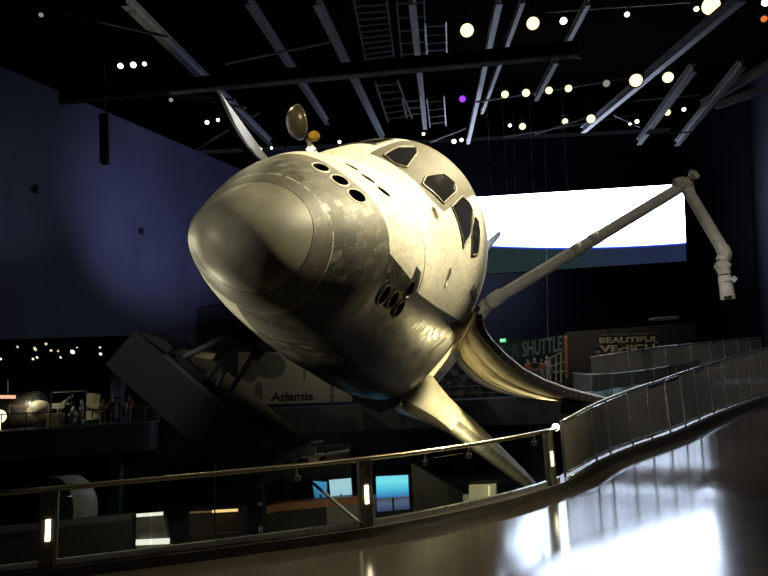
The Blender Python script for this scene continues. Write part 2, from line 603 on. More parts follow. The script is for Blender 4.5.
# split off the nose cap along its seam plane  X = 256.5 + .225 (Z - 335)
pn = Vector((1, 0, -0.225)).normalized()
pc = OB(256.5, 0, 335)
bmc = bm.copy()
bmesh.ops.bisect_plane(bm, geom=bm.verts[:] + bm.edges[:] + bm.faces[:], plane_co=pc + pn * 0.004, plane_no=pn, clear_inner=True)
bmesh.ops.bisect_plane(bmc, geom=bmc.verts[:] + bmc.edges[:] + bmc.faces[:], plane_co=pc - pn * 0.004, plane_no=pn, clear_outer=True)
ed = [v for v in bmc.verts if abs((v.co - pc + pn * 0.004).dot(pn)) < 1e-4]
fuse = mesh_obj('forward_fuselage', bm, [HULL], ORB, True)
prop(fuse, 'tiled forward fuselage and crew cabin, white above and black below')
capo = mesh_obj('nose_cap', bmc, [CAP], ORB, True)
prop(capo, 'rounded grey nose cap')

for q, nn, ax, ay, a, b, k in holes:
    bm = B()
    SG = 40
    # inner axis of the nozzle
    if k == 'f': dirn = (-nn * 0.75 + Vector((1, 0, 0)) * 0.8).normalized(); dep, tp = 0.42, 0.35
    elif k == 'u': dirn = -nn; dep, tp = 0.35, 0.5
    elif k == 's': dirn = (-nn * 0.9 + Vector((0, 0, 0.45))).normalized(); dep, tp = 0.34, 0.5
    else: dirn = -nn; dep, tp = 0.10, 0.75
    rings = []
    wr = .02 if k == 'u' else .035
    for (s, off, dd) in ((1.0 + wr / max(a, b), .002, 0), (1.0 + wr * .57 / max(a, b), .007 if k == 'u' else .014, 0), (1.0, .004 if k == 'u' else .010, 0), (.97, -.012, 0), (.97 * (1 - (1 - tp) * .5), 0, dep * .5), (.97 * tp, 0, dep)):
        ring = []
        for j in range(SG):
            t = 2 * math.pi * j / SG
            p = q + ax * (a * s * math.cos(t)) + ay * (b * s * math.sin(t))
            if dd == 0: p, _ = snap(p, off)
            else: p = p + dirn * dd
            ring.append(bm.verts.new(p))
        rings.append(ring)
    for A, C in zip(rings, rings[1:]):
        for j in range(SG):
            f = bm.faces.new((A[j], A[(j + 1) % SG], C[(j + 1) % SG], C[j]))
            f.material_index = 0 if A in rings[:2] else 1
    f = bm.faces.new(rings[-1]); f.material_index = 1
    nm = 'star_tracker_recess' if k == 't' else 'thruster_nozzle'
    mesh_obj(nm, bm, [RIM if k != 's' else NOZ, NOZ if k != 't' else WHITE], ORB, True)


def hull_patch(name, pts, mats, parent, off=0.006, inset=None, rings=8, rad=0.05):
    """a panel that follows the hull inside a closed outline of local points"""
    n = len(pts)
    ctr = sum(pts, Vector()) / n
    out = []
    for k in range(n):                       # round the corners
        a, p, b = pts[k - 1], pts[k], pts[(k + 1) % n]
        r = min(rad, (a - p).length * .35, (b - p).length * .35)
        p1 = p + (a - p).normalized() * r; p2 = p + (b - p).normalized() * r
        for t in (0, .25, .5, .75, 1): out.append(p1 * (1 - t)**2 + p * 2 * t * (1 - t) + p2 * t**2)
    pts = []
    for k in range(len(out)):
        a, b = out[k], out[(k + 1) % len(out)]
        m = max(1, int((b - a).length / .05))
        for t in range(m): pts.append(a.lerp(b, t / m))
    bm = B()
    rr = []
    for q in range(rings):
        s = 1 - q / rings
        rr.append([bm.verts.new(snap(ctr + (p - ctr) * s, off)[0]) for p in pts])
    c = bm.verts.new(snap(ctr, off)[0])
    for A, C in zip(rr, rr[1:]):
        for j in range(len(pts)): bm.faces.new((A[j], A[(j + 1) % len(pts)], C[(j + 1) % len(pts)], C[j]))
    for j in range(len(pts)): bm.faces.new((rr[-1][j], rr[-1][(j + 1) % len(pts)], c))
    g = mesh_obj(name, bm, mats, parent, True)
    return g, pts


WIN = {
    'W4': [(417.6, 22.5, 449), (438, 23.5, 467), (451, 15.5, 479), (440, 8, 472), (418.5, 1.5, 452), (414.7, 10.6, 448)],
    'W3': [(416.8, -17, 449), (424, -13.5, 457), (444, -19, 473), (453, -30, 475), (449, -36, 469), (424, -38.5, 449)],
    'W2': [(433.5, -43.5, 452.5), (455.6, -41, 470), (470.8, -46.5, 474), (476.5, -53, 471), (470, -66, 452), (453, -70, 436)],
    'W1': [(478, -58, 470), (486.5, -61, 469.5), (490, -68, 463), (491.5, -79, 447), (478, -76.5, 440), (472, -63, 457)]}
WIN['W5'] = [(x, -y - 8, z) for x, y, z in WIN['W2']][::-1]
WIN['W6'] = [(x, -y - 6, z) for x, y, z in WIN['W1']][::-1]
for k, w in WIN.items():
    g, pts = hull_patch('windshield', [OB(*p) for p in w], [WINGLASS], ORB, 0.008)
    fb = B()
    add_tube(fb, [snap(p, 0.006)[0] for p in pts], 0.026, 6, closed=True)
    mesh_obj('window_frame', fb, [WFRAME], g, True)

# vent slot on the flank
vp = [OB(*p) for p in ((491.5, -100.4, 353), (494.5, -100.8, 352), (511, -102.7, 372.5), (508.5, -102.5, 374.5))]
hull_patch('vent_door', vp, [BLACK], ORB, 0.006, rad=0.03)

# hull lettering
def text_bm(txt, size, depth=0.0, font_shear=0.0, bold=0.0):
    cu = bpy.data.curves.new('t', 'FONT')
    cu.body = txt; cu.size = size; cu.align_x = 'LEFT'; cu.extrude = depth; cu.offset = bold; cu.shear = font_shear
    to = bpy.data.objects.new('t', cu)
    COL.objects.link(to)
    dg = bpy.context.evaluated_depsgraph_get()
    me = bpy.data.meshes.new_from_object(to.evaluated_get(dg))
    bpy.data.objects.remove(to); bpy.data.curves.remove(cu)
    b = B(); b.from_mesh(me); bpy.data.meshes.remove(me)
    return b


tb = text_bm('Atlantis', 17.0, 0, 0.0, 0.25)
bmesh.ops.triangulate(tb, faces=tb.faces[:])
for _ in range(2):
    long = [e for e in tb.edges if e.calc_length() > 3]
    if long: bmesh.ops.subdivide_edges(tb, edges=long, cuts=1)
    bmesh.ops.triangulate(tb, faces=tb.faces[:])
for v in tb.verts:
    v.co = snap(OB(500 + v.co.x * 1.05, -99, 418 + v.co.y), 0.012)[0]
mesh_obj('name_lettering', tb, [BLACK], ORB)

# mid fuselage: an open bay trough
def loft(bm, secs, closed_prof=True, capa=True, capb=True):
    rings = [[bm.verts.new(p) for p in s] for s in secs]
    n = len(rings[0])
    for A, C in zip(rings, rings[1:]):
        for j in range(n if closed_prof else n - 1):
            bm.faces.new((A[j], A[(j + 1) % n], C[(j + 1) % n], C[j]))
    if capa: bm.faces.new(rings[0][::-1])
    if capb: bm.faces.new(rings[-1])
    return rings


prof = [(-107, 418), (-108, 370), (-107.5, 330), (-105, 296), (-96, 279), (-80, 273), (80, 273), (96, 279), (105, 296), (107.5, 330), (108, 370), (107, 418), (100, 418), (98, 340), (70, 312), (0, 304), (-70, 312), (-98, 340), (-100, 418)]
bm = B()
loft(bm, [[OB(X, y, z) for y, z in prof] for X in (582.5, 700, 850, 1000, 1150, 1302)])
mf = mesh_obj('mid_fuselage', bm, [WHITE, TILE], ORB)
for p in mf.data.polygons:
    zc = p.center.z / I + 272
    if zc < 297: p.material_index = 1
# bay bulkhead
bm = B()
add_prism(bm, [OB(579, y, z) for y, z in ((-100, 330), (-70, 300), (70, 300), (100, 330), (104, 400), (98, 440), (80, 470), (50, 490), (0, 499), (-50, 490), (-80, 470), (-98, 440), (-104, 400))], Vector((0.06, 0, 0)))
mesh_obj('bay_bulkhead', bm, [RADI], ORB)
# sill longeron with the row of latches
for sgn in (-1, 1):
    bm = B()
    add_bar(bm, OB(560, sgn * 107, 418), OB(1302, sgn * 107, 418), 0.13, 0.16)
    for k in range(46):
        X = 588 + k * 15.2
        add_box(bm, OB(X, sgn * 111, 415), (0.12, 0.09, 0.12))
    mesh_obj('sill_longeron', bm, [WHITE], ORB)

# aft fuselage, engine pods, tail
bm = B()
def roundsec(X, w, zb, zt, n=32, e=3.2):
    out = []
    for j in range(n):
        t = 2 * math.pi * j / n
        c, s = math.cos(t), math.sin(t)
        out.append(OB(X, w * math.copysign(abs(c)**(2 / e), c), (zb + zt) / 2 + (zt - zb) / 2 * math.copysign(abs(s)**(2 / e), s)))
    return out
loft(bm, [roundsec(X, w, 272, zt) for X, w, zt in ((1303, 107, 498), (1360, 112, 505), (1440, 120, 512), (1510, 122, 515))])
mesh_obj('aft_fuselage', bm, [WHITE], ORB, True)
for s in (-1, 1):
    bm = B()
    secs = []
    for k in range(12):
        t = k / 11
        X = 1305 + 255 * t
        r = 45 * math.sin(math.pi * (0.08 + 0.72 * t)) ** 0.6
        secs.append([OB(X, s * 78 + r * math.cos(a), 492 + r * math.sin(a)) for a in np.linspace(0, 2 * math.pi, 25)[:-1]])
    loft(bm, secs)
    mesh_obj('engine_pod', bm, [WHITE], ORB, True)
bm = B()
secs = []
for z, xl, xt, t in ((500, 1250, 1560, 20), (600, 1380, 1600, 14), (700, 1510, 1650, 9), (758, 1588, 1678, 6)):
    secs.append([OB(xl + (xt - xl) * c, t * w, z) for c, w in ((0, 0), (.1, .6), (.35, 1), (.7, .7), (1, .1), (1, -.1), (.7, -.7), (.35, -1), (.1, -.6))])
loft(bm, secs)
mesh_obj('vertical_tail', bm, [WHITE], ORB)

# wings
WST = [(100, 560, 1500, 309, 346, 276), (112, 625, 1500, 309, 344, 277), (126, 715, 1500, 308.5, 341, 278), (150, 845, 1500, 306.5, 337, 280), (170, 935, 1500, 303, 336, 282), (186, 1000, 1500, 299, 335, 284),
       (215, 1036, 1497, 298.5, 334, 285.5), (260, 1085, 1490, 299, 330.5, 287), (310, 1135, 1485, 299.5, 326, 289), (360, 1185, 1480, 300, 321, 291), (410, 1235, 1475, 300.5, 313.5, 293), (452, 1277, 1470, 301, 309, 296), (468, 1312, 1465, 302, 306.5, 298)]
CH = [0, .004, .012, .025, .045, .07, .1, .15, .2, .28, .36, .46, .56, .68, .8, .9, 1]
def foil(c): return (2.969 * math.sqrt(c) - 1.26 * c - 3.516 * c * c + 2.843 * c**3 - 1.015 * c**4) / 1.0
FM = max(foil(c) for c in CH)
def wingsec(sgn, y, xl, xt, zl, zt, zb):
    pts = []
    for c in CH[::-1]: pts.append(OB(xl + (xt - xl) * c, sgn * y, zl + (zt - zl) * foil(c) / FM - 4 * c))
    for c in CH[1:]: pts.append(OB(xl + (xt - xl) * c, sgn * y, zl + (zb - zl) * foil(c) / FM * (1 - .4 * c) - 4 * c))
    return pts
def wstat(y):
    ys = [w[0] for w in WST]
    return [y] + [float(np.interp(y, ys, [w[k] for w in WST])) for k in range(1, 6)]
for s in (-1, 1):
    bm = B()
    rr = loft(bm, [wingsec(s, *w) for w in WST])
    wg = mesh_obj('wing', bm, [WHITE, TILE], ORB, True)
    nch = len(CH)
    for p in wg.data.polygons:
        if p.normal.z < -0.2: p.material_index = 1
    # carbon leading edge panels, a touch proud of the wing skin
    bm = B()
    ys = list(np.linspace(186, 466, 23))
    for a, b in zip(ys, ys[1:]):
        secs = []
        for y in (a + .25, b - .25):
            w = wstat(y)
            w[1] -= 0.6; w[4] += .35; w[5] -= .35
            pr = []
            chord = w[2] - w[1]
            cu = min(.25, 15 / chord)
            cs = [cu * t for t in (1, .6, .35, .18, .08, .02, 0)]
            for c in cs: pr.append(OB(w[1] + chord * c, s * y, w[3] + (w[4] - w[3]) * foil(c) / FM - 4 * c))
            for c in cs[-2::-1]: pr.append(OB(w[1] + chord * c, s * y, w[3] + (w[5] - w[3]) * foil(c) / FM * (1 - .4 * c) - 4 * c))
            secs.append(pr)
        loft(bm, secs, False, False, False)
    mesh_obj('leading_edge_panels', bm, [RCC], wg, True)

# payload bay doors
DP = [(-109.7, 417.5), (-113, 412), (-119, 407), (-127, 402.5), (-136, 400), (-156, 397), (-180, 396.5), (-203, 401), (-227, 409), (-238, 414), (-255, 422), (-268, 428)]
for s in (-1, 1):
    pts = [(-s * y, z) for y, z in DP]
    pts = [(s * abs(y), z) for y, z in DP]
    nrm = []
    for k in range(len(pts)):
        a, b = pts[max(k - 1, 0)], pts[min(k + 1, len(pts) - 1)]
        t = Vector((b[0] - a[0], b[1] - a[1])).normalized()
        nv = Vector((-t.y, t.x))
        if nv.y < 0: nv = -nv
        if k < 3 and nv.x * s < 0: nv = -nv
        nrm.append(nv)
    inner = [(p[0] + n.x * 5, p[1] + n.y * 5) for p, n in zip(pts, nrm)]
    door = None
    edges = [(584, 762), (763, 942), (943, 1122), (1123, 1302)]
    bm = B()
    for xa, xb in edges:
        loft(bm, [[OB(X, y, z) for y, z in pts + inner[::-1]] for X in (xa, xb)])
    door = mesh_obj('payload_bay_door', bm, [simple('aged_door_blanket', (0.44, 0.40, 0.31), 0.65, var=0.18, scale=2.5, streak=(0.3, 2, 2))], ORB, False)
    for p in door.data.polygons: p.use_smooth = len(p.vertices) == 4
    # front edge seal: dark rim with two ribs
    bm = B()
    lo = [(p[0] - n.x * .6, p[1] - n.y * .6) for p, n in zip(pts, nrm)]
    hi = [(p[0] + n.x * 5.4, p[1] + n.y * 5.4) for p, n in zip(pts, nrm)]
    loft(bm, [[OB(X, y, z) for y, z in lo + hi[::-1]] for X in (581.4, 583.9)])
    mesh_obj('edge_seal', bm, [SEAL], door)
    bm = B()
    add_tube(bm, [OB(582, p[0] + n.x * 5.6, p[1] + n.y * 5.6) for p, n in zip(pts, nrm)], 0.026, 8)
    mesh_obj('edge_trim', bm, [SILVER], door, True)
    bm = B()
    for k in range(26):
        f = (k + .5) / 26 * (len(pts) - 1); i0 = int(f); q = f - i0
        p = Vector(pts[i0]).lerp(Vector(pts[min(i0 + 1, len(pts) - 1)]), q) + nrm[i0] * 2.4
        add_box(bm, OB(581, p[0], p[1]), (.02, .03, .03))
    mesh_obj('seal_fastener', bm, [SILVER], door)['kind'] = 'stuff'
    # radiator panels in the bowl of the door
    bm = B()
    ra = [(p[0] + n.x * 6.5, p[1] + n.y * 6.5) for p, n in zip(pts, nrm)][3:]
    rb = [(p[0] + n.x * 8, p[1] + n.y * 8) for p, n in zip(pts, nrm)][3:]
    for xa, xb in edges:
        loft(bm, [[OB(X, y, z) for y, z in ra + rb[::-1]] for X in (xa + 6, xb - 3)])
    mesh_obj('radiator_panel', bm, [RADI], door)

# dish antenna on the starboard sill
ant = MWI @ at(298.5, 122.5, 17.3)
axis = (MW.to_3x3().inverted() @ (-rt * 0.82 - up * 0.20 - fw * 0.52)).normalized()
bm = B()
Mx = look_mat(ant, axis)
pr = [(0.455 * math.sin(a), 0.30 * math.cos(a)) for a in np.linspace(0.03, math.pi / 2, 12)]
add_lathe(bm, pr[::-1], 36, Mx, False, True)
dish = mesh_obj('dish_antenna', bm, [GOLD], ORB, True)
bm = B()
add_tube(bm, [Mx @ Vector((.46 * math.cos(t), .46 * math.sin(t), -.005)) for t in np.linspace(0, 2 * math.pi, 37)[:-1]], .022, 8, closed=True)
mesh_obj('dish_rim', bm, [SILVER], dish, True)
bm = B()
add_lathe(bm, [(0.005, -.13), (.445, -.004)], 36, Mx, True, False)
mesh_obj('dish_face', bm, [GOLD], dish, True)
bm = B()
foot = MWI @ at(317, 158, 17.5)
k1 = MWI @ at(309, 141, 17.35); k2 = MWI @ at(311.5, 150, 17.4)
add_tube(bm, [MWI @ at(306.5, 139, 17.3), k1, k2, foot], [.05, .07, .09, .1], 8)
add_box(bm, k2, (.2, .2, .2))
add_box(bm, (k2 + foot) / 2, (.22, .18, .16))
add_tube(bm, [k1, MWI @ at(308, 134, 17.2)], .05, 8)
mesh_obj('antenna_mast', bm, [SILVER], dish)
bm = B()
bmesh.ops.create_icosphere(bm, subdivisions=2, radius=.155, matrix=Matrix.Translation(MWI @ at(314.2, 136, 17.2)))
for v in bm.verts: v.co += Vector((random.uniform(-1, 1), random.uniform(-1, 1), random.uniform(-1, 1))) * .012
prop(mesh_obj('electronics_cover', bm, [ORANGE], dish), 'orange-yellow rounded cover')

# robotic arm on the port sill
SH = OB(679, -110, 430)
EL = loc(681, 187, 17.6); WR = loc(725.5, 254, 15.9)
a0 = loc(488, 303.5, 18.8); a1 = loc(503, 295, 18.65)
arm = mesh_obj('robotic_arm', (lambda b: (add_tube(b, [SH, loc(485.5, 306.5, 18.85), a0], [.2, .22, .19], 14), b)[1])(B()), [ARMJ], ORB, True)
prop(arm, 'long jointed white crane arm reaching out over the walkway')
bm = B()
pts = [a0.lerp(EL, t) for t in (0, .02, .07, .09, .3, .5, .7, .93, 1)]
add_tube(bm, pts, [.17, .215, .215, .178, .172, .168, .165, .16, .15], 18)
mesh_obj('upper_boom', bm, [ARMW], arm, True)
bm = B()
dirb = (EL - a0).normalized()
for t in (.46, .55):
    c = a0.lerp(EL, t)
    add_tube(bm, [c, c + dirb * .28], .181, 18)
mesh_obj('boom_clamp', bm, [ARMJ], arm, True)
bm = B()
e2 = loc(687.5, 190, 17.5)
add_tube(bm, [loc(674, 184, 17.6), loc(681, 183, 17.6), loc(687, 186, 17.5), e2], [.15, .19, .2, .17], 14)
add_bar(bm, loc(684, 184, 17.4), loc(690, 178, 17.4), .07, .07)
add_bar(bm, loc(689, 187, 17.5), loc(694, 181, 17.5), .07, .07)
mesh_obj('elbow_joint', bm, [ARMJ], arm)
bm = B()
add_box(bm, loc(691.5, 176.5, 17.4), (.18, .16, .16), None, .02)
add_tube(bm, [loc(690.5, 172, 17.4), loc(694, 174, 17.3), loc(697.5, 178, 17.3)], [.07, .1, .08], 10)
add_bar(bm, loc(687, 178.5, 17.4), loc(694, 171.5, 17.4), .05, .05)
mesh_obj('elbow_camera', bm, [ARMJ], arm)
bm = B()
pts = [e2.lerp(WR, t) for t in (0, .06, .08, .5, .9, .93, 1)]
add_tube(bm, pts, [.15, .16, .142, .142, .142, .165, .15], 18)
mesh_obj('lower_boom', bm, [ARMW], arm, True)
bm = B()
add_tube(bm, [loc(727, 252, 15.9), loc(724, 258, 15.8), loc(720.5, 262, 15.8)], [.12, .17, .13], 12)
add_tube(bm, [loc(720.5, 262, 15.8), loc(723, 268, 15.75), loc(724.5, 275, 15.7)], [.15, .17, .14], 12)
add_box(bm, loc(722.5, 266, 15.75), (.26, .26, .26), None, .04)
mesh_obj('wrist_joint', bm, [ARMJ], arm)
bm = B()
add_tube(bm, [loc(724.3, 275, 15.7), loc(724.8, 278, 15.7), loc(726.6, 290, 15.6), loc(727.8, 299, 15.6)], [.13, .155, .16, .17], 16)
add_tube(bm, [loc(724, 281, 15.55), loc(733, 279.5, 15.5)], .05, 8)
add_box(bm, loc(733.5, 279.5, 15.5), (.11, .11, .13), None, .01)
ee = mesh_obj('end_effector', bm, [ARMW], arm)
bm = B()
add_tube(bm, [loc(727.6, 296, 15.4), loc(728.1, 298.3, 15.4)], .09, 12)
mesh_obj('snare_opening', bm, [BLACK], ee)

# ------------------------------------------------------------------ orbiter mount: inclined beam and struts under the nose
slab = thing('support_beam', 'big charcoal clad beam sloping down under the spacecraft nose', 'support beam')
slab.matrix_world = MW @ Matrix.Translation(OB(450, 0, 195))
SL = slab.matrix_world.inverted() @ MW
def sl(X, Y, Z): return SL @ OB(X, Y, Z)
bm = B()
add_prism(bm, [sl(450, 100, 211), sl(450, 100.5, 174), sl(450, -62, 174), sl(450, -62, 213.5)], sl(575, 0, 0) - sl(450, 0, 0))
mesh_obj('beam_casing', bm, [SLABM], slab)
bm = B()
add_prism(bm, [sl(449, 66, 213.6), sl(449, 66, 210.5), sl(449, -62, 210.5), sl(449, -62, 214.5)], sl(456, 0, 0) - sl(449, 0, 0))
mesh_obj('edge_trim', bm, [SLABT], slab)
bm = B()
add_tube(bm, [sl(452, -58, 212.6), sl(452, -270, 217)], .03, 8)
mesh_obj('edge_rod', bm, [SLABT], slab)
bm = B()
q0 = (MW @ OB(500, -34, 186)); qa, qb = at(249, 480, (q0 - EYE).dot(fw)), at(262, 480, (q0 - EYE).dot(fw))
add_prism(bm, [Vector((qa.x, q0.y, LOW)), Vector((qb.x, q0.y, LOW)), Vector((qb.x, q0.y, q0.z)), Vector((qa.x, q0.y, q0.z + .1))], (0, .6, 0))
mesh_obj('pylon', bm, [BLKST], slab, False, True)
bm = B()
add_prism(bm, [sl(452, 99, 211.2), sl(452, 66, 213.8), sl(452, 66, 221), sl(452, 76, 221)], sl(560, 0, 0) - sl(452, 0, 0))
mesh_obj('end_cover', bm, [SLABM], slab)

mt = thing('strut_frame', 'dark steel tripod strut frame holding up the spacecraft nose', 'strut frame')
mt.matrix_world = MW @ Matrix.Translation(OB(450, 0, 214.5))
SLm = mt.matrix_world.inverted() @ MW
def sm_(X, Y, Z): return SLm @ OB(X, Y, Z)
bm = B()
add_tube(bm, [sm_(450, 38, 262), sm_(450, 3, 262)], 3.4 * I, 12)
for y in (37, 4): add_tube(bm, [sm_(450, y + 1.5, 262), sm_(450, y - 1.5, 262)], 5 * I, 12)
add_box(bm, sm_(450, 20, 269), (.2, .5, .32))
mesh_obj('cross_bar', bm, [DARKT], mt, True)
for a, b, r in (((450, 36, 256), (450, 53, 219), 2.6), ((450, 22, 258), (450, 27, 217), 2.6), ((470, 30, 250), (470, 20, 216), 2.4), ((450, 25, 245), (450, 18, 232), 2.2), ((450, 8, 258), (500, 16, 214.5), 2.4)):
    bm = B()
    add_tube(bm, [sm_(*a), sm_(*b)], r * I, 10)
    mesh_obj('strut', bm, [simple('strut_grey', (.34, .35, .35), .45)], mt, True)
bm = B()
add_bar(bm, sm_(450, 56, 219), sm_(450, 26, 219), .18, .12)
mesh_obj('foot_plate', bm, [DARKT], mt)

def struct(o, name=None):
    o['kind'] = 'structure'
    return o


# ------------------------------------------------------------------ walkway the camera stands on
edge_px = [(-140, 604, None), (-60, 594, None), (45, 581, None), (150, 567.5, None), (250, 554.5, None), (370, 537.5, None), (460, 520, None), (530, 502, None), (573, 486, None),
           (604, 468, 11.0), (638, 453, 12.0), (680, 437.5, 13.2), (722, 418.5, 14.8), (768, 401, 16.6), (830, 380, 18.8)]
SLOPE = 0.055
def h0(x, y):
    q = min(y, 14.0) - 5.0
    return SLOPE * .5 * (q + math.sqrt(q * q + 4.0))
def ground(u, v):
    """where the picture ray meets the gently rising walkway"""
    r = ray(u, v); t = 1.0
    for _ in range(60):
        p = EYE + r * t
        t += (h0(p.x, p.y) - p.z) / r.z * .7
    return EYE + r * t
edge = []
for u, v, d in edge_px:
    edge.append(ground(u, v) if d is None else at(u, v, d))


def catmull(pts, m):
    out = []
    for k in range(len(pts) - 1):
        p0 = pts[max(k - 1, 0)]; p1 = pts[k]; p2 = pts[k + 1]; p3 = pts[min(k + 2, len(pts) - 1)]
        for q in range(m):
            t = q / m
            out.append(0.5 * ((2 * p1) + (p2 - p0) * t + (2 * p0 - 5 * p1 + 4 * p2 - p3) * t * t + (3 * p1 - p0 - 3 * p2 + p3) * t**3))
    out.append(pts[-1])
    return out


EC = catmull(edge, 6)
def ecurve(u):
    """edge point whose picture column is u (walks the curve)"""
    best = None
    for a, b in zip(EC, EC[1:]):
        ca = (a - EYE); cb = (b - EYE)
        ua = 384 + F * ca.dot(rt) / ca.dot(fw); ub = 384 + F * cb.dot(rt) / cb.dot(fw)
        if (ua - u) * (ub - u) <= 0: return a.lerp(b, (u - ua) / (ub - ua + 1e-9))
    return EC[0] if u < 0 else EC[-1]


def outn(k):
    t = EC[min(k + 1, len(EC) - 1)] - EC[max(k - 1, 0)]
    t.z = 0; t.normalize()
    return Vector((-t.y, t.x, 0))


# height field: the walkway rises gently away, the ramp rises further along its own direction
rd = Vector((.38, .925, 0)).normalized()
E48 = Vector((EC[48].x, EC[48].y, 0))
ks = [(max(0.0, (Vector((p.x, p.y, 0)) - E48).dot(rd)), p.z - h0(p.x, p.y)) for p in EC[48:]]
def hz(x, y):
    s = (Vector((x, y, 0)) - E48).dot(rd)
    e = float(np.interp(s, [a for a, b in ks], [b for a, b in ks])) if s > 0 else 0.0
    return h0(x, y) + e


bm = B()
rows = []
for k, p in enumerate(EC):
    nn = outn(k)
    row = []
    tgt = Vector((p.x * 0.35 + 1.5, -3.5, 0)) if p.x < 6 else Vector((p.x + 5, p.y - 9 - (p.x - 6) * .3, 0))
    for j in range(26):
        t = j / 25
        q = Vector((p.x, p.y, 0)).lerp(tgt, t)
        z = p.z if j == 0 else hz(q.x, q.y)
        row.append(bm.verts.new((q.x, q.y, z)))
    rows.append(row)
for A, C in zip(rows, rows[1:]):
    for j in range(25): bm.faces.new((A[j], A[j + 1], C[j + 1], C[j]))
# deck thickness
g = bmesh.ops.extrude_face_region(bm, geom=bm.faces[:])
for v in [x for x in g['geom'] if isinstance(x, bmesh.types.BMVert)]: v.co.z -= 0.35
struct(mesh_obj('floor', bm, [floor_material()], None, True))

# curb along the edge
def strip(bm, pts, nrms, prof):
    rings = [[bm.verts.new(p + n * a + Vector((0, 0, b))) for a, b in prof] for p, n in zip(pts, nrms)]
    m = len(prof)
    for A, C in zip(rings, rings[1:]):
        for j in range(m): bm.faces.new((A[j], A[(j + 1) % m], C[(j + 1) % m], C[j]))
    bm.faces.new(rings[0][::-1]); bm.faces.new(rings[-1])


NR = [outn(k) for k in range(len(EC))]
bm = B()
strip(bm, EC, NR, [(0, -.02), (0, .11), (.30, .11), (.30, -.5), (.02, -.5)])
struct(mesh_obj('trim_1', bm, [CURB]))

# glass railing
def rail_pts(u0, u1, h, n=24, back=0.12):
    out = []
    for k in range(n + 1):
        u = u0 + (u1 - u0) * k / n
        p = ecurve(u)
        d = (ecurve(u + 4) - ecurve(u - 4)); d.z = 0; d.normalize()
        out.append(p + Vector((-d.y, d.x, 0)) * back + Vector((0, 0, h)))
    return out


RH = .925
rl1 = thing('glass_railing', 'curved glass railing with bronze handrail along the near walkway edge', 'railing', ecurve(370))
bm = B()
add_tube(bm, rail_pts(-90, 566, RH, 60, .08), .030, 12)
mesh_obj('handrail', bm, [RAILM], rl1, True, True)
bm = B()
pp = rail_pts(-90, 566, .11, 60, .12)
nn = []
for k in range(len(pp)):
    t = pp[min(k + 1, len(pp) - 1)] - pp[max(k - 1, 0)]; t.z = 0; t.normalize(); nn.append(Vector((-t.y, t.x, 0)))
strip(bm, pp, nn, [(-.035, 0), (-.035, .07), (.035, .07), (.035, 0)])
mesh_obj('base_shoe', bm, [STEEL], rl1, False, True)
joints = [-90, 45, 150, 262, 370, 433, 486, 532, 566]
for a, b in zip(joints, joints[1:]):
    bm = B()
    n = 8
    lo = rail_pts(a + 1.2, b - 1.2, .17, n, .12); hi = rail_pts(a + 1.2, b - 1.2, RH - .10, n, .12)
    for k in range(n):
        t = lo[k + 1] - lo[k]; t.z = 0; t.normalize(); o = Vector((-t.y, t.x, 0)) * .012
        vs = [bm.verts.new(p) for p in (lo[k], lo[k + 1], hi[k + 1], hi[k])]
        bm.faces.new(vs)
    bmesh.ops.remove_doubles(bm, verts=bm.verts[:], dist=.0005)
    gl = mesh_obj('glass_panel', bm, [GLASS], rl1, False, True)
    sd = gl.modifiers.new('t', 'SOLIDIFY'); sd.thickness = .014
for u in (45, 370, 558):
    bm = B()
    p = ecurve(u); d = ecurve(u + 4) - ecurve(u - 4); d.z = 0; d.normalize()
    M = Matrix.Translation(p) @ Matrix(((d.x, -d.y, 0, 0), (d.y, d.x, 0, 0), (0, 0, 1, 0), (0, 0, 0, 1)))
    w = .17
    add_box(bm, (0, .10, (RH + .02) / 2), (w, .09, RH + .02), M, .006)
    po = mesh_obj('post', bm, [POSTM], rl1, False, True)
    bm = B()
    add_box(bm, (0, .05, .50), (.045, .014, .22), M)
    l = mesh_obj('post_light', bm, [emit('warm_step_light', (1, .86, .55), 7)], po, False, True)
    bm = B()
    add_box(bm, (w / 2 - .012, .06, .47), (.016, .03, .86), M)
    mesh_obj('edge_strip', bm, [STEEL], po, False, True)
for u in (300, 433, 478, 545):
    bm = B()
    p = rail_pts(u, u + 5, RH, 1, .1)[0]
    add_tube(bm, [p + Vector((0, .02, -.14)), p + Vector((0, 0, -.10)), p + Vector((0, -.02, 0))], .014, 8)
    add_box(bm, p + Vector((0, .02, -.15)), (.07, .05, .06), None, .008)
    mesh_obj('rail_bracket', bm, [STEEL], rl1, False, True)

# taller glass screen up the ramp
rl2 = thing('ramp_glass_screen', 'tall grey glass balustrade climbing the ramp to the right', 'balustrade', ecurve(640))
def rampc(u0, u1, h0, h1, n, back):
    out = []
    for k in range(n + 1):
        t = k / n; u = u0 + (u1 - u0) * t
        out += [rail_pts(u, u + 3, h0 + (h1 - h0) * t, 1, back)[0]]
    return out
def rh(u): return float(np.interp(u, [572, 604, 640, 690, 768, 815], [1.0, 1.05, 1.14, 1.24, 1.30, 1.34]))
js = [573, 604, 618, 640, 659, 677, 692, 706, 720, 733, 745, 757, 769, 782, 796]
for a, b in zip(js, js[1:]):
    bm = B()
    pl = [rail_pts(a + .6, a + 3, .16, 1, .12)[0], rail_pts(b - .6, b + 3, .16, 1, .12)[0], rail_pts(b - .6, b + 3, rh(b) - .03, 1, .12)[0], rail_pts(a + .6, a + 3, rh(a) - .03, 1, .12)[0]]
    bm.faces.new([bm.verts.new(p) for p in pl])
    gl = mesh_obj('glass_panel', bm, [GLASS2], rl2, False, True)
    sd = gl.modifiers.new('t', 'SOLIDIFY'); sd.thickness = .016
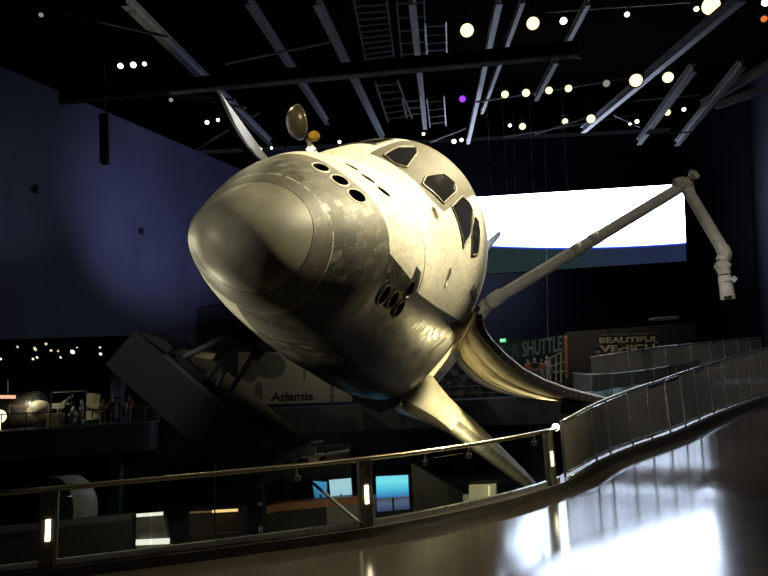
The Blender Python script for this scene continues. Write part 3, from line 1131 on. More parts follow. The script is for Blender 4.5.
for a in js[:10]:
    bm = B()
    add_bar(bm, rail_pts(a, a + 3, .12, 1, .12)[0], rail_pts(a, a + 3, rh(a), 1, .12)[0], .03, .03)
    mesh_obj('glass_edge', bm, [STEEL], rl2, False, True)
bm = B()
us = list(np.linspace(573, 800, 40))
add_tube(bm, [rail_pts(u, u + 3, rh(u), 1, .12)[0] for u in us], .026, 8)
mesh_obj('handrail', bm, [STEEL], rl2, True, True)
for dz, r in ((.12, .028), (.22, .016)):
    bm = B()
    add_tube(bm, [rail_pts(u, u + 3, dz, 1, .06)[0] for u in us], r, 8)
    mesh_obj('base_rail', bm, [STEEL], rl2, True, True)
bm = B()
bmesh.ops.create_uvsphere(bm, u_segments=12, v_segments=8, radius=.058, matrix=Matrix.Translation(rail_pts(567, 570, RH + .02, 1, .1)[0]))
prop(recenter(mesh_obj('rail_end_glare', bm, [emit('rail_glare', (1, .93, .68), 14)], None, True)), 'small glowing ball standing in for lamp glare where the bronze handrail meets the ramp glass', 'lamp')  # glowing ball stands in for lamp glare on the rail end

# upper ramp parapet on the far side of the ramp
par = thing('ramp_parapet', 'grey panelled parapet wall of the upper ramp with bright top edge', 'parapet', at(660, 380, 22))
tops = [(591, 357.5), (628, 352.3), (665, 347.5), (690, 344.8), (709, 343), (723, 341.5), (737, 340.3), (749, 339.2), (760, 338.5)]
hs = 1.05
for k in range(len(tops) - 1):
    bm = B()
    da, db = 20 + k * .35, 20 + (k + 1) * .35
    a, b = at(*tops[k], da), at(*tops[k + 1], db)
    add_prism(bm, [a, b, b - Vector((0, 0, hs)), a - Vector((0, 0, hs))], (.02, .12, 0))
    mesh_obj('panel', bm, [GREYP], par, False, True)
    bm = B()
    add_tube(bm, [b + Vector((-.01, -.02, 0)), b - Vector((.01, .02, hs))], .014, 6)
    mesh_obj('joint_strip', bm, [STEEL], par, False, True)
bm = B()
add_tube(bm, [at(u, v, 20 + k * .35) + Vector((0, 0, .02)) for k, (u, v) in enumerate(tops)], .03, 8)
mesh_obj('top_rail', bm, [STEEL], par, True, True)
# lower glass tier beneath the parapet, with its own ramp deck
bm = B()
dk = [at(560, 402, 17.5), at(600, 408, 17.2), at(650, 395, 18.4), at(700, 376, 20), at(768, 355, 23), at(768, 355, 26), at(700, 368, 25), at(600, 392, 24), at(560, 397, 23)]
add_prism(bm, dk, (0, 0, -.3))
struct(mesh_obj('floor_ramp', bm, [CURB]))
tier = thing('inner_glass_railing', 'greenish glass railing behind the ramp balustrade, below the grey parapet', 'railing', at(630, 400, 18.5))
tp = [(573, 373, 403, 18.2), (592, 374.5, 407, 18.0), (612, 374, 404, 18.0), (632, 372, 400, 18.2), (654, 369, 393, 18.6), (676, 365, 385, 19.2), (700, 360, 376, 19.8)]
for a, b in zip(tp, tp[1:]):
    bm = B()
    bm.faces.new([bm.verts.new(p) for p in (at(a[0] + .5, a[2], a[3]), at(b[0] - .5, b[2], b[3]), at(b[0] - .5, b[1], b[3]), at(a[0] + .5, a[1], a[3]))])
    gl = mesh_obj('glass_panel', bm, [glass('green_glass', (.62, .70, .68), .06, .3, (.07, .085, .08))], tier, False, True)
    gl.modifiers.new('t', 'SOLIDIFY').thickness = .014
    bm = B()
    add_bar(bm, at(b[0], b[2] + 3, b[3]), at(b[0], b[1], b[3]), .03, .03)
    mesh_obj('post', bm, [STEEL], tier, False, True)
bm = B()
add_tube(bm, [at(a[0], a[1], a[3]) for a in tp], .018, 8)
mesh_obj('handrail', bm, [STEEL], tier, True, True)

# ------------------------------------------------------------------ hall shell
WALLM = wall_material('blue_grey_plaster', (0.060, 0.064, 0.088), (0.095, 0.10, 0.135))
BACKM = wall_material('dark_navy_wall', (0.03, 0.034, 0.052), (0.045, 0.05, 0.075))
bm = B()
add_box(bm, (0, 33, LOW - .15), (110, 86, .3))
struct(mesh_obj('floor_lower', bm, [simple('dark_lower_floor', (0.02, 0.02, 0.02), .35, var=.3, scale=.6)]))
# left wall: tall bulkhead over the exhibit opening
wl = [at(-190, 350, 33), at(250, 352, 62)]
bm = B()
zb = 6.1
a, b = Vector((wl[0].x, wl[0].y, zb)), Vector((wl[1].x, wl[1].y, zb))
top_l = at(-60, 66, 38).z
ta = Vector((a.x, a.y, 25.2)); tb_ = Vector((b.x, b.y, 24.4))
add_prism(bm, [a, b, tb_, ta], (-1.2, 1.2, 0))
struct(mesh_obj('wall_left', bm, [WALLM]))
bm = B()
add_box(bm, (8, 71, 10), (110, .6, 40))
struct(mesh_obj('wall_back', bm, [BACKM]))
bm = B()
add_box(bm, (34, 36, 10), (.6, 70, 40))
struct(mesh_obj('wall_right', bm, [BACKM]))
bm = B()
add_box(bm, (-46, 33, 10), (.6, 86, 40))
struct(mesh_obj('wall_far_left', bm, [BACKM]))
bm = B()
za, zb_ = 18.8, 28.0
ca = [Vector((-48, -10, za)), Vector((48, -10, za)), Vector((48, 72, zb_ + 3)), Vector((-48, 72, zb_ + 3))]
add_prism(bm, ca, (0, 0, .3))
struct(mesh_obj('ceiling', bm, [simple('black_ceiling', (.002, .002, .002), 1, spec=0)]))
bm = B()
add_box(bm, (0, -10, 6), (96, .4, 24))
struct(mesh_obj('wall_rear', bm, [BACKM]))

# hanging speaker column
t = thing('line_array_speaker', 'black column of speakers hanging before the blue left wall', 'speaker', at(105, 163, 32))
for k in range(6):
    bm = B()
    add_box(bm, at(105.3 - .1 * k, 159.5 - k * 8.2, 32), (.42, .4, .40), None, .03)
    mesh_obj('speaker_box', bm, [BLKST], t, False, True)
bm = B()
add_tube(bm, [at(104.5, 115, 32), at(103.5, 60, 32)], .03, 6)
mesh_obj('hanger', bm, [DARKT], t, False, True)
bm = B()
add_bar(bm, at(108.6, 161, 31.7), at(108, 112, 31.7), .06, .06)
mesh_obj('side_rail', bm, [SLABT], t, False, True)
for (u, v, d), lb in (((34.5, 190, 40), 'tiny dark fixture on the left wall, nearer one'), ((140.5, 232, 47), 'tiny dark fixture on the left wall, farther one beside the nose')):
    bm = B()
    # sits on the wall plane
    pw = None
    r = ray(u, v); n0 = (b - a).cross(Vector((0, 0, 1))).normalized(); n0.z = 0
    tt = (a - EYE).dot(n0) / r.dot(n0)
    pw = EYE + r * tt
    s_ = -1 if n0.dot(EYE - a) < 0 else 1
    nw = n0 * s_
    add_box(bm, pw + nw * .14, (.3, .3, .5), None, .05)
    add_bar(bm, pw - nw * .05, pw + nw * .3, .12, .12)
    prop(recenter(mesh_obj('wall_bracket', bm, [BLKST])), lb, 'fixture')

# ------------------------------------------------------------------ projection screen
SCW = [at(440, 199.5, 58.5), at(683.5, 184, 58), at(686.5, 261, 58), at(440, 277, 58.5)]
n = N('earth_limb_screen')
o = n.uv()
x, y = n.xyz(o)[:2]
dx = n.math('SUBTRACT', x, 0.52)
bd = n.math('MULTIPLY_ADD', n.math('MULTIPLY', dx, dx), 0.26, 0.368)
dd = n.math('SUBTRACT', y, bd)
cr = n.node('ShaderNodeValToRGB')
n.link(n.math('MULTIPLY_ADD', dd, 4.0, 0.5), cr.inputs[0])
e = cr.color_ramp.elements
e[0].position = 0.40; e[0].color = (0.0, 0.0, 0.0, 1)
e[1].position = 0.60; e[1].color = (.68, .78, 1.0, 1)
q = e.new(0.47); q.color = (0.0004, 0.0011, 0.011, 1)
q = e.new(0.51); q.color = (0.002, 0.005, 0.09, 1)
q = e.new(0.535); q.color = (0.022, 0.045, .3, 1)
q = e.new(0.56); q.color = (.2, .28, .42, 1)
land = n.mix(n.sm(x, .45, .85), (0.0012, 0.0024, 0.0024), (0.0012, 0.0018, 0.0052))
land = n.mix(n.math('MULTIPLY', n.noise(n.scale(o, (6, 2, 1)), 2.0, 4), .6), land, (0.0009, 0.0014, 0.0019))
ad = n.node('ShaderNodeMix', data_type='RGBA', blend_type='ADD')
ad.inputs[0].default_value = 1
n.link(cr.outputs[0], ad.inputs[6]); n.link(land, ad.inputs[7])
n.link(ad.outputs[2], n.p.inputs['Emission Color'])
n.p.inputs['Emission Strength'].default_value = 13.0
n.p.inputs['Base Color'].default_value = (0.02, 0.02, 0.02, 1)
n.p.inputs['Roughness'].default_value = .9
SCREENM = n.m
scr = thing('projection_screen', 'huge glowing screen showing the bright curved edge of a planet', 'screen', SCW[3])
bm = B()
ul = bm.loops.layers.uv.new('UVMap')
f = bm.faces.new([bm.verts.new(p) for p in SCW[::-1]])
bmesh.ops.subdivide_edges(bm, edges=bm.edges[:], cuts=1, use_grid_fill=True)
bm.faces.ensure_lookup_table()
ex = (SCW[2] - SCW[3]); ey = (SCW[0] - SCW[3])
for f in bm.faces:
    for l in f.loops:
        p = l.vert.co - SCW[3]
        l[ul].uv = (p.dot(ex) / ex.dot(ex), p.dot(ey) / ey.dot(ey))
mesh_obj('image_surface', bm, [SCREENM], scr, False, True)
bm = B()
add_prism(bm, [p + Vector((0, .12, 0)) for p in SCW], (0, .3, 0))
mesh_obj('screen_frame', bm, [BLKST], scr, False, True)

# ------------------------------------------------------------------ roof steel
VP = (432, 290)
def ibeam(bm, a, b, w, h, tf=.05):
    d = (b - a).normalized()
    upv = Vector((0, 0, 1))
    x = d; y = upv.cross(x).normalized(); z = x.cross(y)
    L = (b - a).length
    M = Matrix.Translation((a + b) / 2) @ Matrix(((x.x, y.x, z.x, 0), (x.y, y.y, z.y, 0), (x.z, y.z, z.z, 0), (0, 0, 0, 1)))
    add_box(bm, (0, 0, -h / 2), (L, w, tf), M)
    add_box(bm, (0, 0, h / 2), (L, w, tf), M)
    add_box(bm, (0, 0, 0), (L, tf, h), M)


BEAMS = [((125, 0), (270, 142), .42, 'long dim roof beam furthest left, running down past the left bay door'),
         ((248, 0), (327, 122), .34, 'second roof beam from the left, ending beside the gold dish'),
         ((316, 0), (383, 138), .36, 'third roof beam from the left, ending above the cockpit roof'),
         ((412, 0), (425, 127), .34, 'bright nearly upright roof beam right of the cable trays'),
         ((499, 0), (468, 142), .30, 'roof beam left of the large round lamp above the cockpit'),
         ((523, 0), (482, 112), .22, 'patchy bright roof beam crossing beside the purple lamp'),
         ((588, 2), (563, 50), .24, 'short upper roof beam beside the small round lamp'),
         ((556, 60), (536, 98), .24, 'short bright roof beam under the thin cross pipe'),
         ((742, -4), (583, 130), .42, 'longest roof beam running diagonally under the brightest lamp'),
         ((693, 68), (639, 142), .32, 'left one of two matching bright beams above the crane arm'),
         ((742, 64), (677, 143), .32, 'right one of two matching bright beams above the crane arm'),
         ((775, 62), (702, 104), .30, 'faint beam at the right picture edge meeting the bright pair'),
         ((790, 80), (716, 106), .24, 'faintest lowest beam at the right picture edge')]
for (p0, p1, w, lb) in BEAMS:
    Y0 = 22.0
    v0, v1 = p0[1], p1[1]
    t = Y0 * (v0 - v1) / (v1 - 290)
    a_, b_ = at(*p0, Y0), at(*p1, Y0 + t)
    bm = B()
    ibeam(bm, a_, b_, w * .74, w * .85)
    prop(recenter(mesh_obj('roof_beam', bm, [STEELP])), lb, 'beam', 'steel roof beams')
# cross girders and pipes
def beam_obj(name, a_, b_, w, h, mat, lb, cat, grp=None):
    bm = B()
    add_bar(bm, a_, b_, w, h)
    return prop(recenter(mesh_obj(name, bm, [mat])), lb, cat, grp)
gd = thing('cross_girder', 'deep black girder crossing the whole roof with a bottom flange painted paler as if lit', 'girder', at(400, 70, 26.5))
bm = B(); add_bar(bm, at(60, 96, 27.6), at(578, 48, 23.6), .2, .5)
mesh_obj('web', bm, [simple('black_ceiling', (.002, .002, .002), 1, spec=0)], gd, False, True)
bm = B(); add_bar(bm, at(60, 103, 27.6), at(578, 55.5, 23.6), .30, .06)
mesh_obj('bottom_flange', bm, [simple('lit_flange_steel', (.12, .12, .13), .5)], gd, False, True)  # paler than the web, standing in for light along the lower edge
PIPES = [((-5, -3), (168, 37), 22.6, .10, 'thin dark pipe at the top left corner'),
         ((-5, 63), (246, 108), 29.5, .12, 'thin grey pipe sloping towards the left bay door'),
         ((225, 64), (330, 42), 24, .08, 'faint pipe crossing above the gold dish'),
         ((476, 102), (652, 74), 32.3, .10, 'lamp pipe carrying the middle row of round lamps'),
         ((505, 137), (640, 114), 42.6, .10, 'lower lamp pipe in front of the dark back wall'),
         ((535, 134), (592, 116), 38, .12, 'thin diagonal brace left of the lower lamps'),
         ((614, 115), (640, 127), 38.8, .10, 'short brace right of the lower lamps'),
         ((430, 142), (466, 128), 38, .12, 'thin brace just above the cockpit roof'),
         ((512, 61), (580, 57), 28, .10, 'short cross pipe at the end of the black girder'),
         ((545, 12), (690, 2), 26.8, .08, 'top lamp pipe carrying the large round lamps'),
         ((635, 101), (700, 95), 30, .07, 'thin tie between the bright beam pair, upper'),
         ((645, 134), (694, 132), 30.5, .07, 'thin tie between the bright beam pair, lower'),
         ((150, 92), (235, 100), 31, .10, 'dim pipe beside the left bay door tip'),
         ((195, 150), (260, 112), 40, .14, 'dim brace behind the left bay door')]
for p0, p1, d, r, lb in PIPES:
    bm = B()
    add_tube(bm, [at(*p0, d), at((p0[0] + p1[0]) / 2, (p0[1] + p1[1]) / 2, d), at(*p1, d)], r * .55, 8)
    prop(recenter(mesh_obj('lighting_pipe', bm, [TRAY])), lb, 'pipe', 'pipes under the roof')
# cable trays
TR = [((353, -4), (386, -6), (394, 58), (366, 62), 11, 24, 'widest ladder cable tray at the top centre', .9),
      ((375, 82), (397, 80), (412, 118), (388, 122), 6, 26.5, 'small tilted cable tray above the cockpit', .7),
      ((402, 98), (420, 96), (424, 116), (407, 118), 3, 31, 'faint cable tray left of the bright upright beam', .5),
      ((427, 98), (444, 96), (446, 125), (430, 127), 4, 29, 'cable tray right of the bright upright beam', .8),
      ((396, -4), (424, -5), (426, 58), (402, 60), 5, 25, 'dim wide cable tray beside the top of the upright beam', .5),
      ((425, 22), (446, 21), (447, 60), (428, 61), 5, 25, 'dim narrow cable tray left of the large round lamp', .5)]
for p0, p1, p2, p3, nr, d, lb, br_ in TR:
    t = thing('cable_tray', lb, 'cable tray', at(*p0, d), 0, 'ladder cable trays')
    A, Bq, Cq, D = at(*p0, d), at(*p1, d), at(*p2, d * 1.22), at(*p3, d * 1.22)
    for q0, q1 in ((A, D), (Bq, Cq)):
        bm = B(); add_bar(bm, q0, q1, .06, .10)
        mesh_obj('side_rail', bm, [TRAY], t, False, True)
    for k in range(nr):
        f = (k + .5) / nr
        bm = B(); add_bar(bm, A.lerp(D, f), Bq.lerp(Cq, f), .09, .04)
        mesh_obj('rung', bm, [TRAY], t, False, True)
# hanging wires
for k, (u0, v0, u1, v1) in enumerate([(487, 100, 491, 188), (502, 100, 507, 190), (513, 110, 515, 190), (528, 80, 533, 190), (555, -5, 567, 186), (545, 130, 548, 340)]):
    bm = B()
    add_tube(bm, [at(u0, v0, 34), at(u1, v1, 34)], .014, 6)
    lb = ['hanging wire closest to the cockpit roof', 'hanging wire second from the cockpit roof', 'hanging wire third from the cockpit roof', 'hanging wire under the middle lamps',
          'longest hanging wire, right of the first large lamp', 'hanging wire reaching down towards the lettered banner'][k]
    prop(recenter(mesh_obj('hanging_wire', bm, [STEEL])), lb, 'wire', 'thin wires hanging from the roof')

# ------------------------------------------------------------------ stage lamps
def lamp(u, v, rpx, d, col, st, lb, name='spotlight', group='lamps on the roof steel', face=None):
    p = at(u, v, d)
    r = rpx / F * d
    if col == 'warm': st = 1.9
    stem = .5 if name == 'spotlight' else max(.2, 6.0 - p.z - 2 * r)
    t = thing(name, lb, 'lamp', p, 0, group)
    n_ = (EYE - p).normalized() if face is None else Vector(face).normalized()
    tilt = (n_ + Vector((0, 0, -.25))).normalized()
    M = look_mat(p, tilt)
    bm = B()
    add_lathe(bm, [(r * .6, -r * 2.6), (r * 1.05, -r * 2.2), (r * 1.12, -r * .1), (r * 1.2, 0), (r * 1.02, .0), (r * 1.0, -r * .15)], 20, M, True, False)
    mesh_obj('housing', bm, [BLKST], t, True, True)
    bm = B()
    add_lathe(bm, [(r * 1.0, -r * .12), (r * .8, -r * .02), (r * .4, r * .05), (r * .02, r * .07)], 20, M, False, True)
    mesh_obj('lens', bm, [emit('lens_%s_%g' % (col, st), COLS[col], st)], t, True, True)
    bm = B()
    side = M.to_3x3() @ Vector((1, 0, 0))
    add_tube(bm, [p + side * r * 1.2 - tilt * r, p + side * r * 1.2 - tilt * r + Vector((0, 0, r * 2)), p - side * r * 1.2 - tilt * r + Vector((0, 0, r * 2)), p - side * r * 1.2 - tilt * r], r * .12, 6)
    add_tube(bm, [p - tilt * r + Vector((0, 0, r * 2)), p - tilt * r + Vector((0, 0, r * 2 + stem))], r * .15, 6)
    mesh_obj('yoke', bm, [DARKT], t, False, True)
    return t


COLS = {'warm': (1, .86, .46), 'track': (1, .9, .68), 'white': (1, .95, .82), 'purple': (.28, .04, 1), 'dim': (1, .95, .85), 'amber': (1, .25, .05)}
COLS['purple'] = (.34, .05, 1)
LAMPS = [(467, 30.5, 6.6, 26, 'warm', 9, 'large round lamp alone above the cockpit, left of centre line'),
         (533, 23.5, 6.2, 26, 'warm', 9, 'large round lamp at the top beside a small white one'),
         (563.5, 21, 3.4, 26, 'white', 6, 'small white lamp just right of a large round lamp'),
         (627, 14.5, 2.5, 26, 'dim', 3, 'small lamp on the top pipe between the two largest lamps'),
         (696.5, 9, 2.4, 26, 'dim', 4, 'tiny lamp touching the left of the brightest lamp'),
         (711, 6, 8.5, 25, 'warm', 12, 'brightest and biggest lamp at the top right'),
         (766, 2, 4, 25, 'white', 6, 'lamp cut by the top right corner'),
         (636, 80.5, 6.2, 28.5, 'warm', 9, 'left one of two big lamps beside the longest beam'),
         (668, 77.5, 5.2, 30, 'warm', 8, 'right one of two big lamps beside the longest beam'),
         (526, 93, 3.8, 31.5, 'warm', 7, 'leftmost of three middle row lamps right of the short beam'),
         (549, 90.5, 3.5, 31.5, 'warm', 7, 'middle of three middle row lamps right of the short beam'),
         (568.5, 88.5, 3.5, 31.5, 'warm', 7, 'rightmost of three middle row lamps right of the short beam'),
         (505, 94.5, 3.6, 31.5, 'warm', 7, 'middle row lamp just left of the patchy bright beam end'),
         (462.5, 99, 3.2, 32, 'purple', 1.3, 'purple lamp above the cockpit roof'),
         (522.5, 126.5, 3.2, 40.6, 'warm', 6, 'left lamp of the lower pipe'),
         (565, 121.5, 2.9, 40.6, 'warm', 6, 'middle lamp of the lower pipe'),
         (591, 119, 4.2, 36.5, 'warm', 8, 'right and largest lamp of the lower pipe'),
         (667.5, 112.5, 3.0, 28.5, 'warm', 6, 'lamp between the two matching bright beams'),
         (684, 109.5, 1.9, 38, 'white', 4, 'tiny lamp left of the right matching beam'),
         (637, 121.5, 2.0, 38, 'white', 4, 'tiny lamp left of the left matching beam'),
         (630, 124, 1.3, 38, 'white', 3, 'tiniest lamp at the end of the lower brace'),
         (510, 125.5, 1.6, 40, 'white', 4, 'tiny lamp left of the lower pipe lamps'),
         (423.5, 134, 1.5, 40, 'white', 4, 'tiny lamp touching the cockpit roof'),
         (454, 141.5, 2.2, 40, 'white', 5, 'left of two small lamps behind the cockpit'),
         (461.5, 140, 1.8, 40, 'white', 5, 'right of two small lamps behind the cockpit'),
         (339.5, 142, 1.6, 40, 'white', 4, 'tiny lamp right of the gold dish'),
         (260, 149.5, 2.0, 40, 'white', 5, 'left of two small lamps between bay door and dish'),
         (271.5, 148, 1.3, 40, 'white', 4, 'right of two small lamps between bay door and dish'),
         (218, 120, 1.6, 40, 'white', 5, 'small lamp beside the tip of the left bay door'),
         (207, 122.5, 2.0, 40, 'white', 5, 'small lamp left of the left bay door'),
         (120.5, 66, 2.6, 34, 'white', 6, 'left of three lamps in a row at the upper left'),
         (133.3, 65, 2.8, 34, 'white', 6, 'middle of three lamps in a row at the upper left'),
         (144.5, 64, 2.0, 34, 'dim', 4, 'right of three lamps in a row at the upper left'),
         (41, 15, 2.2, 30, 'dim', .25, 'unlit grey lamp at the top left corner'),
         (171, 100, 2.0, 34, 'dim', .3, 'unlit grey lamp hanging above the left wall'),
         (606.5, 83.5, 3.4, 31.5, 'dim', .25, 'unlit oval lamp left of two big lamps'),
         (764, 19, 3.0, 25, 'amber', .8, 'dim amber lamp at the right picture edge')]
for u, v, r_, d, c_, s_, lb in LAMPS: lamp(u, v, r_, d, c_, s_, lb)
# track lamps of the left exhibit hall
TL = [(17.5, 347, 1.8), (35, 349, 2.6), (46, 344, 1.8), (51, 350.5, 1.5), (58, 351, 1.2), (72.5, 352, 2.4), (77, 347.5, .9), (33, 359, 1.6), (37, 357.5, 1.6), (60.5, 357.5, 1.4), (100.5, 354, 2.2), (100, 347.5, 1.3), (0.5, 359, 1.4)]
TLB = ['faint one at the left', 'brightest one at the left', 'upper one above the glass case', 'tilted one in the middle', 'dim one right of the tilted one', 'bright one right of the middle', 'faint upper one at the right',
       'left of a lower pair', 'right of a lower pair', 'lone lower one', 'large one over the balcony visitors', 'small one over the balcony visitors', 'lone one at the picture edge']
for (u, v, r_), lb in zip(TL, TLB):
    lamp(u, v, r_ * random.uniform(.7, 1.0), 41, 'track', random.choice([.8, 1.4, 2.2]), 'small ceiling track lamp of the left exhibit hall, ' + lb, 'track_light', 'track lamps of the left exhibit hall', face=(random.uniform(-.4, .4), -1, -.3))
bm = B()
add_lathe(bm, [(.64, .06), (.66, 0), (.6, -.02), (.02, -.03)], 36, Matrix.Translation(at(664, 319, 30)), True, True)
prop(recenter(mesh_obj('ceiling_disc', bm, [simple('pale_disc', (.5, .5, .52), .6)])), 'pale oval disc hanging above the lettered banner', 'disc lamp')

# ------------------------------------------------------------------ people
def skin_mesh(verts, edges, radii, sub=1):
    me = bpy.data.meshes.new('s')
    me.from_pydata(verts, edges, [])
    o = bpy.data.objects.new('s', me)
    COL.objects.link(o)
    m = o.modifiers.new('k', 'SKIN'); m.use_smooth_shade = True
    sv = me.skin_vertices[0].data
    for k, r in enumerate(radii): sv[k].radius = r if isinstance(r, tuple) else (r, r)
    sv[0].use_root = True
    if sub:
        q = o.modifiers.new('u', 'SUBSURF'); q.levels = sub
    dg = bpy.context.evaluated_depsgraph_get()
    dg.update()
    out = bpy.data.meshes.new_from_object(o.evaluated_get(dg))
    bpy.data.objects.remove(o)
    b = B(); b.from_mesh(out); bpy.data.meshes.remove(out)
    return b


SKIN = simple('skin', (.42, .29, .22), .5, var=.08)
def person(label, p, h, facing, shirt, trousers, hair, arms='down', crouch=0, hat=None):
    t = thing('person', label, 'person', p, facing, 'museum visitors')
    t.scale = (1, 1, 1)
    s = h / 1.75
    V = [(0, 0, .96), (0, .0, 1.12), (0, .01, 1.30), (0, .0, 1.43), (0, -.01, 1.52), (0, -.02, 1.60), (0, -.02, 1.69)]
    R_ = [(.15, .11), (.135, .10), (.165, .11), (.12, .085), .055, (.075, .09), (.068, .085)]
    E_ = [(k, k + 1) for k in range(6)]
    def limb(root, pts, rs):
        prev = root
        for q, r in zip(pts, rs):
            V.append(q); R_.append(r); E_.append((prev, len(V) - 1)); prev = len(V) - 1
    fd = {'down': [(.25, -.0, 1.14), (.27, -.06, .90), (.27, -.10, .80)],
          'phone': [(.25, -.04, 1.16), (.15, -.28, 1.30), (.10, -.32, 1.40)],
          'rail': [(.25, -.10, 1.16), (.22, -.33, 1.05), (.20, -.40, 1.04)]}
    for sx in (-1, 1):
        limb(3, [(sx * .17, 0, 1.41)] + [(sx * a, b, c) for a, b, c in fd[arms]], [.06, .045, .036, .04])
        limb(0, [(sx * .10, 0, .90), (sx * .11, -.02, .50), (sx * .115, .02, .09), (sx * .12, -.11, .04)], [.09, .062, .045, .04])
    V = [tuple(c * s for c in v) for v in V]
    R_ = [tuple(c * s for c in (r if isinstance(r, tuple) else (r, r))) for r in R_]
    bm = skin_mesh(V, E_, R_)
    # nose
    add_lathe(bm, [(.022 * s, -.02), (.012 * s, .012), (.004 * s, .02)], 6, look_mat((0, -.115 * s, 1.625 * s), (0, -1, -.3)))
    mesh_obj('body', bm, [SKIN], t, True)
    bv = [(0, 0, .93), (0, 0, 1.12), (0, .01, 1.30), (0, 0, 1.43), (0, .01, 1.50)]
    V2 = list(bv); R2 = [(.175, .135), (.16, .125), (.185, .13), (.14, .10), (.085, .08)]; E2 = [(k, k + 1) for k in range(4)]
    for sx in (-1, 1):
        a, b, c = fd[arms][0]
        V2.append((sx * .175, 0, 1.41)); R2.append((.075, .075)); E2.append((3, len(V2) - 1))
        V2.append((sx * a, b, c)); R2.append((.06, .06)); E2.append((len(V2) - 2, len(V2) - 1))
    mesh_obj('shirt', skin_mesh([tuple(c * s for c in v) for v in V2], E2, [tuple(c * s for c in r) for r in R2]), [shirt], t, True)
    V3 = [(0, 0, 1.0), (0, 0, .92)]; R3 = [(.168, .125), (.165, .125)]; E3 = [(0, 1)]
    for sx in (-1, 1):
        n0 = len(V3)
        V3 += [(sx * .10, 0, .85), (sx * .112, -.02, .50), (sx * .116, .02, .10)]; R3 += [(.10, .10), (.078, .078), (.066, .066)]
        E3 += [(1, n0), (n0, n0 + 1), (n0 + 1, n0 + 2)]
    mesh_obj('trousers', skin_mesh([tuple(c * s for c in v) for v in V3], E3, [tuple(c * s for c in r) for r in R3]), [trousers], t, True)
    bm = B()
    add_lathe(bm, [(.06 * s, -.11 * s), (.09 * s, -.06 * s), (.10 * s, .0), (.10 * s, .03 * s), (.085 * s, .07 * s), (.05 * s, .10 * s), (.008 * s, .11 * s)], 14, Matrix.Translation((0, .028 * s, 1.67 * s)))
    mesh_obj('hair', bm, [hair], t, True)
    return t


def cloth(name, c): return simple('cloth_' + name, c, .85, var=.15, scale=6)
HB = simple('hair_dark', (.03, .02, .015), .6); HL = simple('hair_grey', (.5, .47, .42), .7); HF = simple('hair_fair', (.30, .2, .1), .6)

# ------------------------------------------------------------------ left balcony and exhibit hall
D0 = 40.0
bz = at(125, 424.5, D0).z
def bpnt(u, d, z): return Vector((at(u, 424, d).x, at(u, 424, d).y, z))
front = [bpnt(u, d, bz) for u, d in ((-160, 34.5), (-60, 36.5), (0, 37.8), (60, 39.0), (110, 40.0), (150, 40.8), (158, 42.5))]
fr = catmull(front, 5)
bm = B()
add_prism(bm, fr + [bpnt(158, 60, bz), bpnt(-160, 60, bz)], (0, 0, -1.7))
struct(mesh_obj('floor_balcony', bm, [NAVY]))
br = thing('balcony_railing', 'thin metal railing along the curved balcony at the left', 'railing', fr[14])
def fcur(t): 
    k = min(int(t), len(fr) - 2); return fr[k].lerp(fr[k + 1], t - k)
for k in range(0, len(fr), 2):
    bm = B(); add_bar(bm, fr[k] + Vector((0, .12, 0)), fr[k] + Vector((0, .12, 1.0)), .045, .045)
    mesh_obj('post', bm, [SLABT], br, False, True)
for dz, r in ((1.0, .035), (.06, .025)):
    bm = B(); add_tube(bm, [p + Vector((0, .12, dz)) for p in fr], r, 8)
    mesh_obj('rail', bm, [SLABT], br, True, True)
bm = B()
add_prism(bm, [Vector((a.x - 6, a.y, 6.05)) for a in (bpnt(-160, 36, 0),)] + [bpnt(165, 39.5, 6.05), bpnt(150, 57, 6.05), bpnt(-160, 57, 6.05)], (0, 0, .04))
struct(mesh_obj('ceiling_exhibit', bm, [simple('black_ceiling', (.002, .002, .002), 1, spec=0)]))
# back wall of exhibit hall and its column
bm = B()
add_box(bm, (at(20, 380, 56).x, at(20, 380, 56).y, 3), (44, .4, 14))
struct(mesh_obj('wall_exhibit', bm, [simple('dark_exhibit_wall', (.03, .03, .03), .8)]))
bm = B()
pc_ = at(117.5, 400, 44)
add_box(bm, (pc_.x, pc_.y, 0), (.72, .72, 12.5))
o = struct(mesh_obj('trim_3', bm, [simple('dark_blue_column', (.03, .04, .065), .7)]))

# sectioned cylinder exhibit in the glass case
def opx(u, v, d): return at(u, v, d)
cy = thing('module_mockup', 'polished cylindrical module lying behind the balcony rail at the far left', 'exhibit', opx(20, 428, 42))
M = look_mat(opx(-14, 411, 44), opx(40, 408, 44) - opx(-14, 411, 44))
bm = B()
add_lathe(bm, [(.6, -.5), (1.0, -.3), (1.15, 0), (1.15, 3.6), (1.1, 3.75)], 32, M)
mesh_obj('hull', bm, [simple('dull_aluminium', (.42, .40, .34), .3, metal=.8, var=.3, streak=(3, 3, .3))], cy, True, True)
for k in range(4):
    bm = B()
    add_tube(bm, [M @ Vector((1.17 * math.cos(t), 1.17 * math.sin(t), .3 + k * 1.0)) for t in np.linspace(0, 2 * math.pi, 29)[:-1]], .05, 6, closed=True)
    mesh_obj('hoop', bm, [STEEL], cy, True, True)
for sx in (.4, 3.2):
    bm = B(); c = M @ Vector((0, 0, sx)); add_bar(bm, c - Vector((0, 0, 1)), Vector((c.x, c.y, bz)), .5, .5)
    mesh_obj('cradle', bm, [BLKST], cy, False, True)
cap_ = thing('round_capsule', 'pale rounded capsule end beside the lying cylinder', 'exhibit', opx(44, 428, 42.2))
bm = B(); add_lathe(bm, [(.05, .8), (.4, .7), (.62, .4), (.68, 0), (.62, -.3), (.4, -.4)], 24, look_mat(opx(41, 411, 41.6), (-.55, -.6, .35)))
mesh_obj('shell', bm, [simple('pale_tan', (.5, .44, .33), .55, var=.3)], cap_, True, True)
bm = B(); c = opx(41, 411, 41.6); add_bar(bm, c, Vector((c.x, c.y, bz)), .4, .4)
